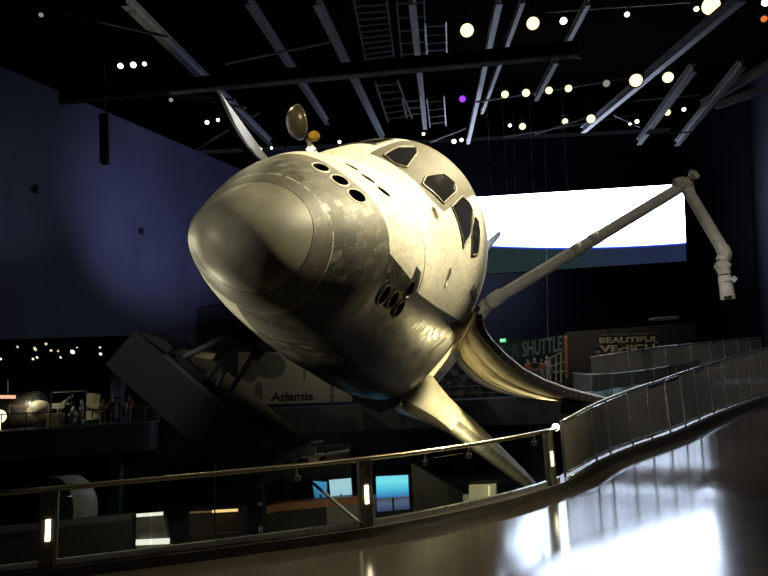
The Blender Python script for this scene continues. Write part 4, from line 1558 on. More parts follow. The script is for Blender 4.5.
mesh_obj('stand', bm, [BLKST], cap_, False, True)
gc = thing('display_case', 'tall metal framed glass case with equipment on the left balcony', 'display case', opx(67, 431, 40.6))
cs = [opx(50, 430, 40), opx(85, 428.5, 40.8), opx(85, 428.5, 42.6), opx(50, 430, 42.2)]
for q in cs: q.z = bz
hh = 2.25
fb_ = [(cs[i], cs[i] + Vector((0, 0, hh))) for i in range(4)] + [(cs[i] + Vector((0, 0, z)), cs[(i + 1) % 4] + Vector((0, 0, z))) for i in range(4) for z in (.05, hh)] + [(cs[0].lerp(cs[1], .56), cs[0].lerp(cs[1], .56) + Vector((0, 0, hh)))]
for a_, b_ in fb_:
    bm = B(); add_bar(bm, a_, b_, .08, .08)
    mesh_obj('frame_bar', bm, [simple('case_frame', (.30, .29, .26), .4, metal=.5)], gc, False, True)
bm = B(); bm.faces.new([bm.verts.new(p) for p in (cs[0], cs[1], cs[1] + Vector((0, 0, hh)), cs[0] + Vector((0, 0, hh)))])
mesh_obj('pane', bm, [GLASS], gc, False, True).modifiers.new('t', 'SOLIDIFY').thickness = .02
for (u, v, d, kind, lb) in ((58, 406, 41.4, 0, 'angled pale panel propped in the glass case'), (66, 400, 41.5, 1, 'pale slanted strut model at the top of the glass case'), (73.5, 412, 41.4, 2, 'small white cone in the glass case'), (81.5, 408, 41.6, 3, 'narrow white upright model at the right of the glass case'), (56, 418, 40.8, 4, 'brown box at the bottom of the glass case')):
    bm = B(); c = opx(u, v, d); low = Vector((c.x, c.y, bz))
    if kind == 0:
        add_box(bm, c, (.9, .12, .35), Matrix.Rotation(0, 4, 'Z'), .03); add_bar(bm, c, low, .1, .1)
    elif kind == 1:
        add_bar(bm, c + Vector((-.4, 0, -.35)), c + Vector((.45, 0, .3)), .14, .14); add_bar(bm, c + Vector((-.4, 0, -.35)), c + Vector((.4, 0, -.2)), .1, .1); add_bar(bm, c + Vector((-.35, 0, -.3)), low + Vector((-.35, 0, 0)), .08, .08)
    elif kind == 2:
        add_lathe(bm, [(.36, 0), (.22, .35), (.08, .62), (.02, .7)], 16, Matrix.Translation(c - Vector((0, 0, .3)))); add_lathe(bm, [(.25, 0), (.25, c.z - .3 - bz)], 12, Matrix.Translation(low))
    elif kind == 3:
        add_lathe(bm, [(.10, 0), (.14, .6), (.08, 1.2), (.02, 1.35)], 12, Matrix.Translation(low + Vector((0, 0, .4)))); add_lathe(bm, [(.2, 0), (.2, .42)], 12, Matrix.Translation(low))
    else:
        add_box(bm, low + Vector((0, 0, .45)), (.9, .6, .9), None, .04)
    prop(recenter(mesh_obj('exhibit_model', bm, [simple('exhibit_white', (.45, .42, .36), .5, var=.3) if kind < 4 else simple('exhibit_brown', (.16, .1, .06), .6)], None, kind in (2, 3))), lb, 'exhibit', 'models in the glass case')
pn_ = thing('info_panel', 'pale upright information panel beside the glass case', 'panel', opx(93, 428, 41.4))
bm = B(); c = opx(92.5, 410.5, 42.4); add_box(bm, (c.x, c.y, bz + 1.2), (.95, .08, 1.75), None, .02)
mesh_obj('board', bm, [simple('pale_board', (.42, .40, .26), .6)], pn_, False, True)
bm = B()
for sx in (-.35, .35): add_bar(bm, (c.x + sx, c.y, bz), (c.x + sx, c.y, bz + .4), .06, .06)
mesh_obj('leg', bm, [DARKT], pn_, False, True)
sg = thing('lit_sign_bar', 'glowing peach coloured sign bar at the left picture edge', 'sign', opx(-4, 397, 44))
bm = B(); add_prism(bm, [opx(-20, 395, 41), opx(14, 395.3, 41), opx(14, 398.6, 41), opx(-20, 398.6, 41)], (0, .2, 0))
mesh_obj('light_box', bm, [emit('peach_sign', (1, .48, .3), 1.1)], sg, False, True)
bm = B(); add_bar(bm, opx(8, 395, 41.1), opx(8, 340, 41.1), .05, .05)
mesh_obj('hanger', bm, [DARKT], sg, False, True)
bm = B()
bmesh.ops.create_uvsphere(bm, u_segments=16, v_segments=12, radius=.42, matrix=Matrix.Translation(opx(-1, 416.5, 40.2)))
add_lathe(bm, [(.2, 0), (.12, .1), (.12, .5)], 12, Matrix.Translation(Vector((opx(-1, 416, 40.2).x, opx(-1, 416, 40.2).y, bz))))
prop(recenter(mesh_obj('globe_lamp', bm, [emit('globe_light', (1, .85, .5), 2.0)], None, True)), 'glowing round globe lamp at the far left edge of the balcony', 'lamp')
bfoot = lambda u, d: Vector((at(u, 424, d).x, at(u, 424, d).y, bz))
person('person in a yellow-green top standing with folded hands at the balcony rail', bfoot(102.6, 41.4), 1.62, .2, cloth('lime', (.42, .42, .10)), cloth('khaki', (.30, .26, .18)), HF, 'rail')
person('person in black raising a camera beside the yellow-green top', bfoot(111.5, 41.5), 1.82, .6, cloth('black', (.025, .025, .025)), cloth('black', (.025, .025, .025)), HL, 'phone')
person('person in a bright red top on the balcony, partly behind the blue column', bfoot(128.5, 41.4), 1.85, -.4, cloth('red', (.62, .045, .05)), cloth('jeans', (.10, .12, .16)), HB, 'down')
person('smaller person in a white top in front of the red top', bfoot(124.3, 41.0), 1.55, -.5, cloth('white', (.62, .58, .56)), cloth('jeans', (.10, .12, .16)), HB, 'down')

# ------------------------------------------------------------------ far side: murals, banners, walkways
def panel(px, d0, d1, mat, name, label, cat, thick=.15):
    n = len(px)
    P = [at(u, v, d0 if k in (0, 3) else d1) for k, (u, v) in enumerate(px)]
    t = thing(name, label, cat, (P[3] + P[2]) / 2)
    bm = B()
    ul = bm.loops.layers.uv.new('UVMap')
    add_prism(bm, P, (0, thick, 0))
    for f in bm.faces:
        for l in f.loops:
            q = l.vert.co - P[3]; ex = P[2] - P[3]; ey = P[0] - P[3]
            l[ul].uv = (q.dot(ex) / ex.dot(ex), q.dot(ey) / ey.dot(ey))
    mesh_obj('board', bm, [mat], t, False, True)
    return t, P


def place_text(t, txt, P, u0, v0, w, h, mat, name, bold=0.0, off=.03):
    """text on the quad P (tl, tr, br, bl): box at fraction (u0, v0) with size (w, h) of the quad"""
    b = text_bm(txt, 1.0, .02, 0, bold)
    xs = [v.co.x for v in b.verts]; ys = [v.co.y for v in b.verts]
    ex = P[2] - P[3]; ey = P[0] - P[3]
    nn = ex.cross(ey).normalized()
    if nn.dot(EYE - P[3]) < 0: nn = -nn
    lx, ly = min(xs), min(ys); sx, sy = max(xs) - lx, max(ys) - ly
    for v in b.verts:
        fx = u0 + (v.co.x - lx) / sx * w; fy = v0 + (v.co.y - ly) / sy * h
        v.co = P[3] + ex * fx + ey * fy + nn * (off + (v.co.z) * .8)
    return mesh_obj(name, b, [mat], t, False, True)


# pale mural with the ship name
n = N('launch_mural')
uvn = n.uv(); x, y = n.xyz(uvn)[:2]
f = n.noise(uvn, 3.0, 4)
base = n.mix(f, (.20, .185, .135), (.27, .255, .195))
# dark silhouette of a vehicle in the picture at upper left
def blob(cx, cy, rx, ry):
    a = n.math('DIVIDE', n.math('SUBTRACT', x, cx), rx); b_ = n.math('DIVIDE', n.math('SUBTRACT', y, cy), ry)
    r = n.math('ADD', n.math('MULTIPLY', a, a), n.math('MULTIPLY', b_, b_))
    return n.math('LESS_THAN', n.math('ADD', r, n.math('MULTIPLY_ADD', f, .8, -.4)), 1.0)
m1 = n.math('MAXIMUM', blob(.27, .74, .15, .24), blob(.10, .60, .07, .18))
m1 = n.math('MAXIMUM', m1, blob(.18, .22, .035, .22))
m1 = n.math('MAXIMUM', m1, blob(.58, .55, .012, .10))
m1 = n.math('MAXIMUM', m1, n.math('COMPARE', x, .82, .018))
n.link(n.mix(n.math('MULTIPLY', m1, .8), base, (.035, .034, .03)), n.p.inputs['Base Color'])
n.p.inputs['Roughness'].default_value = .75
t, P = panel([(238, 352), (352, 352), (352, 402), (238, 405)], 51, 52, n.m, 'wall_mural', 'pale mural wall lettered with the ship name, under the spacecraft nose', 'mural')
place_text(t, 'Atlantis', P, .285, .055, .37, .17, BLACK, 'lettering', .03)
# colour mural behind the wing
n = N('crew_mural')
uvn = n.uv(); f = n.noise(n.scale(uvn, (9, 5, 1)), 1.0, 3); g = n.noise(n.scale(uvn, (5, 3, 1)), 1.7, 2)
n.link(n.ramp(f, [(.36, (.010, .010, .013)), (.48, (.03, .027, .025)), (.58, (.13, .115, .085)), (.72, (.24, .22, .17))]), n.p.inputs['Base Color'])
n.p.inputs['Roughness'].default_value = .8
panel([(405, 350), (500, 346), (500, 396.6), (405, 399.8)], 53, 53, n.m, 'photo_mural', 'dark photographic mural between the wing and the open bay door', 'mural')
# banner with the long word
t, P = panel([(500, 341), (566, 335), (566, 374), (500, 384)], 50, 49, simple('teal_banner', (.020, .048, .052), .7, var=.2), 'wall_banner', 'dark teal wall banner lettered in pale tall capitals', 'banner')
PT = simple('pale_teal_letters', (.34, .44, .42), .7, var=.25, scale=2)
place_text(t, 'SHUTTLE', P, .345, .54, .60, .36, PT, 'lettering', .02)
place_text(t, 'R', P, .19, .54, .11, .34, simple('dim_teal_letter', (.08, .14, .15), .7), 'lettering', .02)
t, P = panel([(566, 332), (696, 322.5), (696, 380), (566, 386)], 36, 38, simple('brown_banner', (.030, .027, .022), .7, var=.25), 'quote_banner', 'dark brown banner lettered with a two line quotation', 'banner')
PB = simple('sand_letters', (.36, .32, .22), .7, var=.25, scale=3)
place_text(t, 'THAT IS THE MOST WONDERFUL', P, .25, .905, .42, .038, simple('dim_sand_letters', (.15, .12, .08), .7), 'lettering', 0)
place_text(t, 'BEAUTIFUL', P, .245, .772, .455, .105, PB, 'lettering', .022)
place_text(t, 'VEHICLE', P, .25, .605, .455, .125, PB, 'lettering', .022)
for k in (.12, .88):
    bm = B(); q = P[3].lerp(P[2], k) + Vector((0, .08, .1)); add_bar(bm, q, Vector((q.x, q.y, LOW)), .12, .12)
    mesh_obj('support_post', bm, [BLKST], t, False, True)
# orange edge post at the left of that banner, exit sign
bm = B(); add_bar(bm, at(565.5, 336, 35), at(566.5, 378, 35), .14, .14)
prop(recenter(mesh_obj('edge_post', bm, [simple('terracotta', (.36, .13, .06), .6)])), 'thin rust-orange post at the left edge of the quotation banner', 'post')
ex_ = thing('exit_sign', 'small glowing green exit sign beside the teal banner', 'exit sign', at(503, 343, 46.5))
bm = B(); add_box(bm, at(503, 340.4, 46.5), (.44, .1, .27))
mesh_obj('case', bm, [emit('exit_green', (.06, .8, .25), .9)], ex_, False, True)
eb = text_bm('EXIT', .17, .005, 0, .004)
for v in eb.verts: v.co = at(503, 340.4, 46.5) + Vector((v.co.x - .2, -.058 - v.co.z, v.co.y - .06))
mesh_obj('lettering', eb, [emit('exit_letters', (.75, 1, .8), 1.5)], ex_, False, True)
bm = B(); add_bar(bm, at(503, 337, 46.55), at(502.5, 300, 46.55), .03, .03)
mesh_obj('hanger', bm, [DARKT], ex_, False, True)
bm = B(); add_prism(bm, [at(496, 346, 47), at(504, 346, 47), at(504, 350, 47), at(496, 350, 47)], (0, .1, 0))
prop(recenter(mesh_obj('teal_sign', bm, [simple('teal_plate', (.05, .16, .17), .6)])), 'small teal sign plate under the exit sign', 'sign')
# far curved walkway decks
n_far = [at(u, v, d) for u, v, d in ((200, 409, 47), (300, 409, 47.5), (360, 402, 48), (440, 395, 47.5), (520, 393, 46), (590, 396, 44), (640, 400, 42.5))]
bm = B()
fc = catmull(n_far, 4)
zf = 1.0
fcz = [Vector((p.x, p.y, zf)) for p in fc]
add_prism(bm, fcz + [Vector((p.x + .3, p.y + 8, zf)) for p in fcz[::-1]], (0, 0, -1.9))
struct(mesh_obj('floor_bridge', bm, [NAVY]))
fr2 = thing('bridge_railing', 'thin pale railing on the far walkway below the lettered mural', 'railing', fcz[4])
for dz, r in ((1.0, .028), (.45, .02)):
    bm = B(); add_tube(bm, [p + Vector((0, .2, dz)) for p in fcz], r, 6)
    mesh_obj('rail', bm, [SLABT], fr2, True, True)
for k in range(0, len(fcz), 2):
    bm = B(); add_bar(bm, fcz[k] + Vector((0, .2, 0)), fcz[k] + Vector((0, .2, 1.0)), .04, .04)
    mesh_obj('post', bm, [SLABT], fr2, False, True)
bm = B()
zp = 1.95
pl = [Vector((at(u, 392, d).x, at(u, 392, d).y, zp)) for u, d in ((518, 45.4), (562, 44.6), (562, 48.6), (518, 48.8))]
add_prism(bm, pl, (0, 0, zf - zp + .01))
struct(mesh_obj('floor_platform', bm, [NAVY]))
# visitors near the teal banner
ff = lambda u, d: Vector((at(u, 392, d + 4).x, at(u, 392, d + 4).y, zf))
person('person in a rust brown jacket seen from behind under the teal banner, left', ff(530, 42.5) + Vector((0, 0, .95)), 1.75, 3.0, cloth('rust', (.45, .14, .06)), cloth('black', (.025, .025, .025)), HL, 'down')
person('person in a dark top between the two brown tops under the teal banner', ff(537, 42.2) + Vector((0, 0, .95)), 1.82, 2.8, cloth('black', (.025, .025, .025)), cloth('jeans', (.10, .12, .16)), HL, 'down')
person('person in a dull brown top under the teal banner, right', ff(544, 42.8) + Vector((0, 0, .95)), 1.70, 3.3, cloth('brown', (.38, .15, .07)), cloth('khaki', (.30, .26, .18)), HF, 'rail')
person('person in a white top standing right of the brown tops', ff(550, 43.5) + Vector((0, 0, .95)), 1.95, 2.2, cloth('white', (.62, .58, .56)), cloth('white', (.62, .58, .56)), HL, 'down')
# pale frames beside the orange post
t = thing('display_stand', 'pale metal display frame beside the rust-orange post', 'stand', ff(556, 45.5))
for a_, b_ in (((550, 358), (566, 350)), ((550, 358), (550, 376)), ((556, 355), (556, 386)), ((561, 353), (561, 384)), ((552, 366), (566, 361)), ((553, 372), (566, 371))):
    bm = B(); add_bar(bm, at(*a_, 45.5), at(*b_, 45.5), .08, .08)
    mesh_obj('frame_bar', bm, [simple('pale_frame', (.42, .39, .30), .5)], t, False, True)
# visitors behind the parapet
pz = at(700, 360, 24).z - .45
pf = lambda u, d: Vector((at(u, 350, d).x, at(u, 350, d).y, at(u, 350, d).z - 1.30))
bm = B()
add_prism(bm, [pf(590, 22.5), pf(780, 25), pf(780, 30) + Vector((0, 0, 0)), pf(590, 28)], (0, 0, -.3))
struct(mesh_obj('floor_upper_ramp', bm, [CURB]))
person('person with fair hair behind the grey parapet, right of the quotation banner', pf(703, 24.8), 1.55, .3, cloth('stone', (.40, .37, .31)), cloth('khaki', (.30, .26, .18)), HF, 'down')
person('dark haired person in black behind the grey parapet, half hiding the long quotation word', pf(620, 23.6), 1.52, 2.4, cloth('black', (.025, .025, .025)), cloth('black', (.025, .025, .025)), HB, 'down')
person('dark haired person behind the left end of the grey parapet', pf(598, 23.4), 1.45, 2.9, cloth('black', (.025, .025, .025)), cloth('black', (.025, .025, .025)), HB, 'down')
person('person in a pale top at the end of the quotation, behind the parapet', pf(658, 24.0), 1.58, 2.0, cloth('stone', (.40, .37, .31)), cloth('khaki', (.30, .26, .18)), HB, 'rail')

# ------------------------------------------------------------------ lower hall seen through the glass
def floor_pt(u, d): 
    p = at(u, 400, d); return Vector((p.x, p.y, LOW))
dr = thing('round_capsule_drum', 'large dark drum lying on its side with a pale outer band, low at the left', 'exhibit', floor_pt(52, 29))
M = look_mat(at(50, 514, 28.5), (-.45, -.88, .08))
bm = B()
add_lathe(bm, [(1.5, -1.3), (1.62, -1.1), (1.62, -.05), (1.58, .02)], 40, M, True, False)
mesh_obj('band', bm, [simple('cream_band', (.52, .49, .38), .5, var=.2)], dr, True, True)
bm = B()
add_lathe(bm, [(1.58, .02), (1.35, .16), (.9, .30), (.3, .36), (.02, .36)], 40, M, False, True)
mesh_obj('face', bm, [simple('dark_face', (.035, .036, .033), .35, var=.5)], dr, True, True)
for a_ in (2.2, 1.55, .85):
    bm = B(); add_lathe(bm, [(.12, 0), (.12, .08), (.07, .10)], 12, M @ Matrix.Translation((1.1 * math.cos(a_), 1.1 * math.sin(a_), .2)))
    mesh_obj('port', bm, [STEEL], dr, False, True)
bm = B()
c = M.translation
add_box(bm, (c.x + .4, c.y + .6, (LOW + c.z - 1.3) / 2), (2.2, 1.6, c.z - 1.3 - LOW), None, .05)
mesh_obj('cradle', bm, [BLKST], dr, False, True)
pw_ = thing('partition_wall', 'low dark partition with a grey top edge in front of the drum', 'partition', at(60, 560, 25))
P0, P1 = at(-120, 541, 24), at(131, 513.8, 26.5)
bm = B(); add_prism(bm, [P0, P1, Vector((P1.x, P1.y, LOW)), Vector((P0.x, P0.y, LOW))], (.05, .25, 0))
mesh_obj('wall_panel', bm, [simple('partition_black', (.02, .021, .02), .5)], pw_, False, True)
bm = B(); add_prism(bm, [P0 + Vector((0, -.03, .02)), P1 + Vector((0, -.03, .02)), P1 + Vector((0, -.03, -.22)), P0 + Vector((0, -.03, -.22))], (.05, .32, 0))
mesh_obj('top_edge', bm, [simple('grey_cap_edge', (.12, .12, .11), .45)], pw_, False, True)

dk_ = thing('reception_desk', 'pale box desk with two glowing white strips, low behind the glass', 'desk', floor_pt(153, 27))
q = [at(136, 514, 26.8), at(163, 512.5, 26.8), at(171, 556, 26.2), at(136, 560, 26.2)]
bm = B(); add_prism(bm, q, (.02, .25, 0))
mesh_obj('body', bm, [simple('desk_grey', (.16, .155, .14), .4)], dk_, False, True)
for (a_, b_) in (((136.5, 515.5), (163, 513.5)), ((136, 542.5), (169.5, 541))):
    bm = B(); add_bar(bm, at(*a_, 26.3), at(*b_, 26.3), .05, .13 if a_[1] < 530 else .22)
    mesh_obj('light_or_glint_strip', bm, [emit('desk_strip', (1, .97, .8), 1.0 if a_[1] < 530 else 2.2)], dk_, False, True)
bm = B(); add_prism(bm, [at(169.5, 545.5, 26.0), at(172.5, 547, 26.0), at(175, 555, 26.0), at(169, 555.5, 26.0)], (.05, .2, 0))
mesh_obj('yellow_corner', bm, [emit('yellow_corner', (1, .82, .12), .95, (.5, .4, .05))], dk_, False, True)
bm = B(); c = q[2]; add_prism(bm, [q[3], q[2], Vector((q[2].x, q[2].y, LOW)), Vector((q[3].x, q[3].y, LOW))], (.1, .9, 0))
mesh_obj('plinth', bm, [BLKST], dk_, False, True)

ct = thing('lit_counter', 'brown counter with a glowing amber top edge, low behind the glass', 'counter', floor_pt(215, 29))
q = [at(188, 512, 29), at(239, 509.5, 29.3), at(240, 540, 29), at(190, 542, 28.7)]
bm = B(); add_prism(bm, q, (.1, 1.2, 0))
mesh_obj('body', bm, [simple('brown_counter', (.05, .036, .025), .5)], ct, False, True)
bm = B(); add_bar(bm, at(212, 511.5, 28.7), at(238, 510, 28.9), .06, .11)
mesh_obj('light_or_glint_strip', bm, [emit('amber_strip', (1, .62, .25), 1.2)], ct, False, True)
bm = B(); add_bar(bm, at(190, 512.5, 28.7), at(211, 511.6, 28.8), .06, .07)
mesh_obj('dim_strip', bm, [emit('dim_amber_strip', (1, .6, .3), .12)], ct, False, True)
bm = B(); add_prism(bm, [q[3], q[2], Vector((q[2].x, q[2].y, LOW)), Vector((q[3].x, q[3].y, LOW))], (.1, .9, 0))
mesh_obj('plinth', bm, [BLKST], ct, False, True)
for k, (u0, u1, v, lb) in enumerate([(184, 198, 540, 'left bright'), (218, 240, 533.5, 'long middle'), (243, 248, 539, 'right upright')]):
    bm = B()
    d = 25.5
    if k == 1: add_bar(bm, at(u0, v, d), at(u1, v - .8, d), .1, .05)
    else: add_bar(bm, at((u0 + u1) / 2, v + 5, d), at((u0 + u1) / 2, v - 5, d), .13, .13)
    c = at((u0 + u1) / 2, v, d)
    prop(recenter(mesh_obj('barrier_post', bm, [STEEL])), ['short steel barrier post in front of the amber counter, at its left', 'steel crossbar on a post in front of the amber counter', 'short steel barrier post in front of the amber counter, at its right'][k], 'post', 'barrier posts')

cc = thing('curved_desk', 'long desk with an orange wooden top curving away under the video screens', 'desk', floor_pt(320, 31))
tp_ = catmull([at(u, v, d) for u, v, d in ((256, 513, 29), (275, 507, 29.5), (300, 504.5, 30), (326, 502, 30.5), (348, 500, 31), (372, 499, 31.5))], 5)
bm = B()
for off in (0,):
    strip(bm, tp_, [Vector((.2, .98, 0))] * len(tp_), [(0, -.22), (0, .12), (.8, .12), (.8, -.22)])
mesh_obj('top', bm, [simple('orange_wood', (.42, .17, .055), .4, var=.2)], cc, False, True)
bm = B()
lowp = tp_[15:]
strip(bm, lowp, [Vector((.2, .98, 0))] * len(lowp), [(.05, -2.5), (.05, -.22), (.7, -.22), (.7, -2.5)])
mesh_obj('front_panel', bm, [simple('desk_front_grey', (.20, .19, .17), .5, var=.1)], cc, False, True)
bm = B()
strip(bm, tp_[:16], [Vector((.2, .98, 0))] * 16, [(.05, LOW - tp_[0].z + .02), (.05, -.22), (.7, -.22), (.7, LOW - tp_[0].z + .02)])
mesh_obj('dark_front', bm, [BLKST], cc, False, True)

# video screens
def video_mat(name, stops, sc, st, wave=0.0):
    n = N(name)
    uvn = n.uv(); x, y = n.xyz(uvn)[:2]
    f = n.math('MULTIPLY_ADD', n.math('SUBTRACT', n.noise(n.scale(uvn, (2, 8, 1)), 1.5, 3), .5), sc, y)
    n.link(n.ramp(f, stops), n.p.inputs['Emission Color'])
    n.p.inputs['Emission Strength'].default_value = st
    n.p.inputs['Base Color'].default_value = (.01, .01, .01, 1)
    return n.m
V1 = video_mat('runway_video', [(.0, (.03, .05, .13)), (.22, (.10, .13, .22)), (.36, (.06, .07, .10)), (.42, (.05, .22, .55)), (.60, (.08, .55, .80)), (.85, (.22, .85, .95)), (1.0, (.20, .80, .98))], .12, 1.0)
V2 = video_mat('pale_video', [(0, (.10, .50, .80)), (.3, (.45, .78, .90)), (.7, (.55, .85, .93)), (1, (.50, .82, .92))], .3, .8)
V3 = video_mat('blue_video', [(0, (.04, .20, .42)), (.5, (.05, .32, .60)), (1, (.08, .45, .75))], .5, .7)
V4 = video_mat('deep_blue_video', [(0, (.03, .02, .20)), (.35, (.06, .05, .25)), (.5, (.02, .06, .60)), (1, (.05, .40, .70))], .2, .7)
for px, d, m, lb in (([(376, 476.5), (408, 475), (409.5, 509), (377, 512)], 33, V1, 'largest video screen, showing a cyan sky over a runway'),
                     ([(329, 480), (351, 478), (352.5, 500.5), (331, 501)], 33, V2, 'pale square video screen left of the dark bronze post'),
                     ([(312, 481), (327, 482), (327, 499.5), (315, 499)], 33.2, V3, 'smallest blue video screen beside the sloping beam edge'),
                     ([(360.5, 477), (369, 476), (370, 512), (361.5, 514)], 33.2, V4, 'narrow deep blue video screen half hidden by the bronze post')):
    t = thing('video_screen', lb, 'screen', (at(*px[3], d) + at(*px[2], d)) / 2, 0, 'video screens in the lower hall')
    P = [at(u, v, d) for u, v in px]
    bm = B(); ul = bm.loops.layers.uv.new('UVMap')
    f = bm.faces.new([bm.verts.new(p) for p in P[::-1]])
    for l, uvv in zip(f.loops, ((0, 0), (1, 0), (1, 1), (0, 1))): l[ul].uv = uvv
    mesh_obj('picture', bm, [m], t, False, True)
    g = sum(P, Vector()) / 4
    bm = B(); add_prism(bm, [g + (p - g) * 1.06 + Vector((0, .03, 0)) for p in P], (0, .2, 0))
    mesh_obj('frame', bm, [BLKST], t, False, True)
    bm = B(); add_bar(bm, g + Vector((0, .16, 0)), Vector((g.x, g.y + .16, LOW)), .25, .1)
    mesh_obj('stand', bm, [BLKST], t, False, True)

kb = thing('steel_kiosk', 'pale brushed steel kiosk box under the wing tip', 'kiosk', floor_pt(488, 30))
q = [at(469, 485, 30), at(496, 483.5, 30), at(503, 490, 31), at(503, 530, 31), at(496, 530, 30), at(469, 532, 30)]
bm = B(); add_prism(bm, [q[0], q[1], q[4], q[5]], (.3, 1.2, 0))
mesh_obj('body', bm, [simple('kiosk_steel', (.44, .42, .33), .35, metal=.5, var=.1)], kb, False, True)
bm = B(); add_bar(bm, at(489, 486, 29.9), at(490, 528, 29.9), .06, .05)
mesh_obj('light_or_glint_strip', bm, [emit('kiosk_glint', (1, .9, .5), .9)], kb, False, True)  # glowing bar painted in for the bright reflection on the steel
bm = B(); add_bar(bm, at(474, 506, 29.8), at(500, 504, 29.8), .05, .05)
mesh_obj('rail', bm, [DARKT], kb, False, True)
bm = B(); add_prism(bm, [q[5], q[4], Vector((q[4].x, q[4].y, LOW)), Vector((q[5].x, q[5].y, LOW))], (.3, 1.1, 0))
mesh_obj('plinth', bm, [BLKST], kb, False, True)
bm = B(); c = at(466, 498, 29.5); add_box(bm, c, (.28, .06, .32), None, .01); add_bar(bm, c + Vector((0, .05, 0)), Vector((c.x, c.y + .05, LOW)), .06, .06)
prop(recenter(mesh_obj('plaque', bm, [simple('plaque_grey', (.14, .14, .13), .5)])), 'small square grey plaque on a post beside the steel kiosk', 'plaque')
bm = B(); add_prism(bm, [at(411, 463, 34), at(470, 498, 35), Vector((at(470, 498, 35).x, at(470, 498, 35).y, LOW)), Vector((at(411, 463, 34).x, at(411, 463, 34).y, LOW))], (.1, .5, 0))
prop(recenter(mesh_obj('sloped_partition', bm, [simple('slate_partition', (.05, .05, .05), .6)])), 'dark grey partition with a sloping top right of the video screens', 'partition')
# shelf of exhibits above
sh = thing('exhibit_shelves', 'dim stepped shelves with pale edges above the bronze handrail', 'shelves', floor_pt(315, 40))
for (a_, b_, w, m) in (((282, 447, ), (322, 441.5), .10, 0), ((303, 456.5), (324, 454.5), .13, 1), ((327, 454), (348, 450.5), .10, 1), ((310, 462), (340, 459), .08, 0), ((352, 462), (362, 460), .08, 0)):
    bm = B(); add_bar(bm, at(*a_, 38), at(*b_, 38), 1.2, w)
    mesh_obj('shelf', bm, [simple('shelf_edge', (.34, .33, .28), .4) if m else simple('shelf_dim', (.16, .16, .15), .4)], sh, False, True)
bm = B()
q = [at(283, 448, 39), at(350, 444, 39), Vector((at(350, 446, 39).x, at(350, 446, 39).y, LOW)), Vector((at(283, 448, 39).x, at(283, 448, 39).y, LOW))]
add_prism(bm, q, (0, .3, 0))
mesh_obj('back', bm, [simple('shelf_back', (.03, .033, .035), .6)], sh, False, True)
bm = B()
c = at(290, 442, 37.8)
for k in range(9): add_box(bm, c + Vector((random.uniform(-.4, .4), random.uniform(-.2, .2), random.uniform(-.1, .25))), (.3, .25, .35), Matrix.Translation((0, 0, 0)), .05)
prop(recenter(mesh_obj('foil_bundle', bm, [SILVER])), 'crumpled pale foil covered exhibit on the top shelf', 'exhibit')
for k, (u, v, s_, lb) in enumerate([(308, 450, .5, 'grey-green box on the second shelf, middle'), (332, 457, .45, 'brown box under the right shelf'), (314, 460, .35, 'pale bundle on the lower shelf, left')]):
    bm = B(); add_box(bm, at(u, v, 37.8), (s_ * 1.8, .5, s_), None, .04); add_bar(bm, at(u, v, 38.2), at(u, v + 5, 38.2), .2, .2)
    prop(recenter(mesh_obj('exhibit_box', bm, [[simple('sage', (.10, .13, .12), .6), simple('exhibit_brown', (.16, .1, .06), .6), simple('exhibit_white', (.45, .42, .36), .5, var=.3)][k]])), lb, 'exhibit box')
for k, (u, v, d, lb) in enumerate([(248.5, 445.5, 24, 'larger round pale lamp globe under the sloping beam'), (214.5, 450.5, 24, 'smaller round pale lamp globe left of the sloping beam')]):
    p = at(u, v, d)
    t = thing('globe_lamp', lb, 'lamp', (p.x, p.y, LOW))
    bm = B(); bmesh.ops.create_uvsphere(bm, u_segments=14, v_segments=10, radius=.15 - .04 * k, matrix=Matrix.Translation(p))
    mesh_obj('globe', bm, [emit('dim_globe%d' % k, (1, .95, .8), .12 + .2 * k)], t, True, True)
    bm = B(); add_lathe(bm, [(.2, 0), (.03, .05), (.025, p.z - LOW - .1)], 10, Matrix.Translation((p.x, p.y, LOW)))
    mesh_obj('pole', bm, [BLKST], t, True, True)

# ------------------------------------------------------------------ light
def spot(p, tgt, energy, col, ang=40, blend=.6, r=.25):
    l = bpy.data.lights.new('stage_or_helper_light', 'SPOT')  # also serves added helper lamps that have no fixture
    l.energy = energy; l.color = col; l.spot_size = math.radians(ang); l.spot_blend = blend; l.shadow_soft_size = r
    o = bpy.data.objects.new('stage_or_helper_light', l); COL.objects.link(o)
    o.location = p
    o.rotation_euler = (Vector(tgt) - Vector(p)).to_track_quat('-Z', 'Y').to_euler()
    return o


WARM = (1, .88, .54)
nose = wpt(255, 0, 335)
cab = wpt(440, -30, 440)
# key: overhead right, a little behind the nose
spot((8.5, 11.5, 13.5), wpt(350, -20, 390), 17500, WARM, 48, .5)
spot((10, 20, 16), wpt(470, -60, 440), 8500, WARM, 45)
# fill from the left front top
spot((-10.5, 2.5, 6.8), nose, 2000, (1, .93, .70), 24)
# ceiling lamp behind left: catches the ring and the top
spot((-6, 20, 15), wpt(300, 20, 380), 900, WARM, 40)
# low left uplight on the belly
spot((-13, 14.5, -2.5), wpt(292, 0, 290), 5500, (1, .92, .64), 22)
spot((-14, 17, 6.2), wpt(290, 0, 292), 3000, (1, .92, .62), 24)
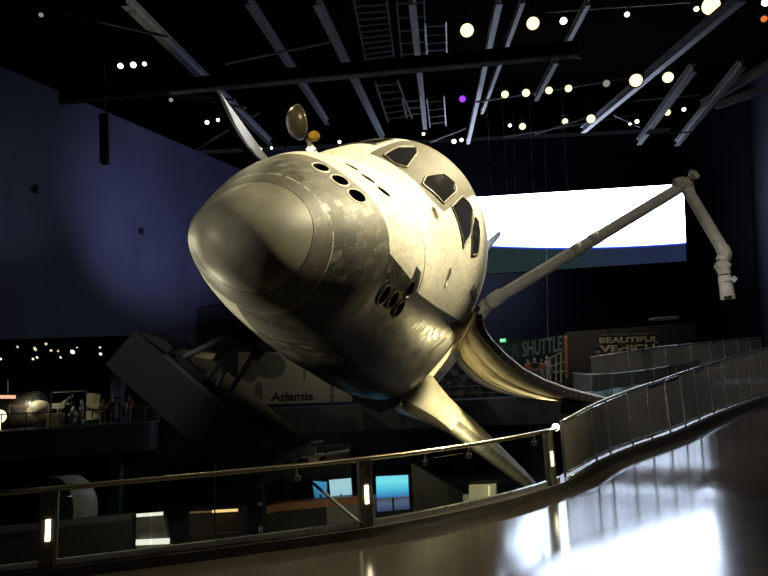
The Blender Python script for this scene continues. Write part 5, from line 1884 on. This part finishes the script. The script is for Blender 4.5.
# wing, door
spot((12.5, 27.5, -3.5), wpt(930, -240, 340), 15000, (1, .86, .45), 46)
spot((7.42, 26.0, .28), wpt(484, -99, 367), 850, (1, .84, .42), 16)  # added lamp, makes the gold highlight on the flank tiles
spot((-5, 3, 12), at(311, 130, 17), 3200, (1, .9, .6), 9)  # lamp put in to brighten the dish and its yellow cover
spot((-2, 24, -5.7), wpt(700, -150, 392), 250, (1, .82, .44), 44)
spot((-7, 5, 8), wpt(450, 90, 195), 420, (.9, .97, .95), 22)  # extra lamp added to lift the dark support beam
spot((5.5, 14.5, -5.6), wpt(1090, -262, 298), 2600, (1, .88, .52), 30)  # invented floor uplight, brightens the carbon leading edge
spot((4, 24, 16), wpt(640, 220, 420), 5200, (1, .98, .95), 30)
spot((9, 4, 14), at(700, 210, 17), 1500, (1, .93, .8), 40)
# blue wall wash, from above the balcony
spot((-9, 37, 6.0), at(188, 228, 50), 11500, (.46, .48, 1), 62, 1.0, .6)
spot((-16, 30, 6.5), at(12, 205, 40), 1500, (.6, .62, 1), 42, 1.0, .6)
# roof steel
spot((7, 37, 7.5), (6.5, 37, 19), 2600, (.75, .79, 1), 105, 1.0, .6)
spot((12, 62, 14), (10, 71, 14), 900, (.6, .68, 1), 140, 1.0, .6)  # added wash to lift the back wall behind the steel
spot((-5, 20, 8), (-5, 30, 18), 60, (.72, .76, 1), 100, 1.0, .6)
# walkways and lower hall
spot((-24, 40.5, 4.2), (-22, 43.5, 0.2), 560, (1, .92, .66), 105, 1, .1)
spot((-3, 44, 9.5), (-7, 53, 2), 700, (1, .93, .72), 80, 1, .3)
spot((9, 32, 10), (13, 38, 4), 1500, (1, .92, .75), 80, 1, .3)
spot((6, 42, 10), (7, 50, 4), 1800, (.9, 1, 1), 90, 1, .3)
spot((-9, 22, -1), (-13, 28, -4.5), 150, (1, .92, .7), 120, 1, .1)
spot((3, 24, -1), (2, 31, -4), 700, (1, .88, .6), 120, 1, .1)
spot((2.5, 7.5, 9), (7.5, 14.5, 1), 2200, (1, .95, .86), 60, 1, .1)  # helper lamp added on the near side to lighten the ramp glass
spot((2, 4, 7), (0, 6.5, 0), 80, (1, .85, .6), 52, 1, .2)

w = bpy.data.worlds.new('world'); SC.world = w
w.use_nodes = True
bg = w.node_tree.nodes['Background']
bg.inputs[0].default_value = (.5, .55, .7, 1); bg.inputs[1].default_value = .012
SC.view_settings.view_transform = 'Standard'
SC.view_settings.look = 'None'
SC.view_settings.exposure = 0.0
SC.view_settings.gamma = 1
SC.view_settings.use_curve_mapping = False
SC.cycles.use_denoising = True
SC.cycles.max_bounces = 8
SC.cycles.transparent_max_bounces = 24
SC.cycles.sample_clamp_indirect = 4
SC.cycles.caustics_reflective = False
SC.cycles.caustics_refractive = False
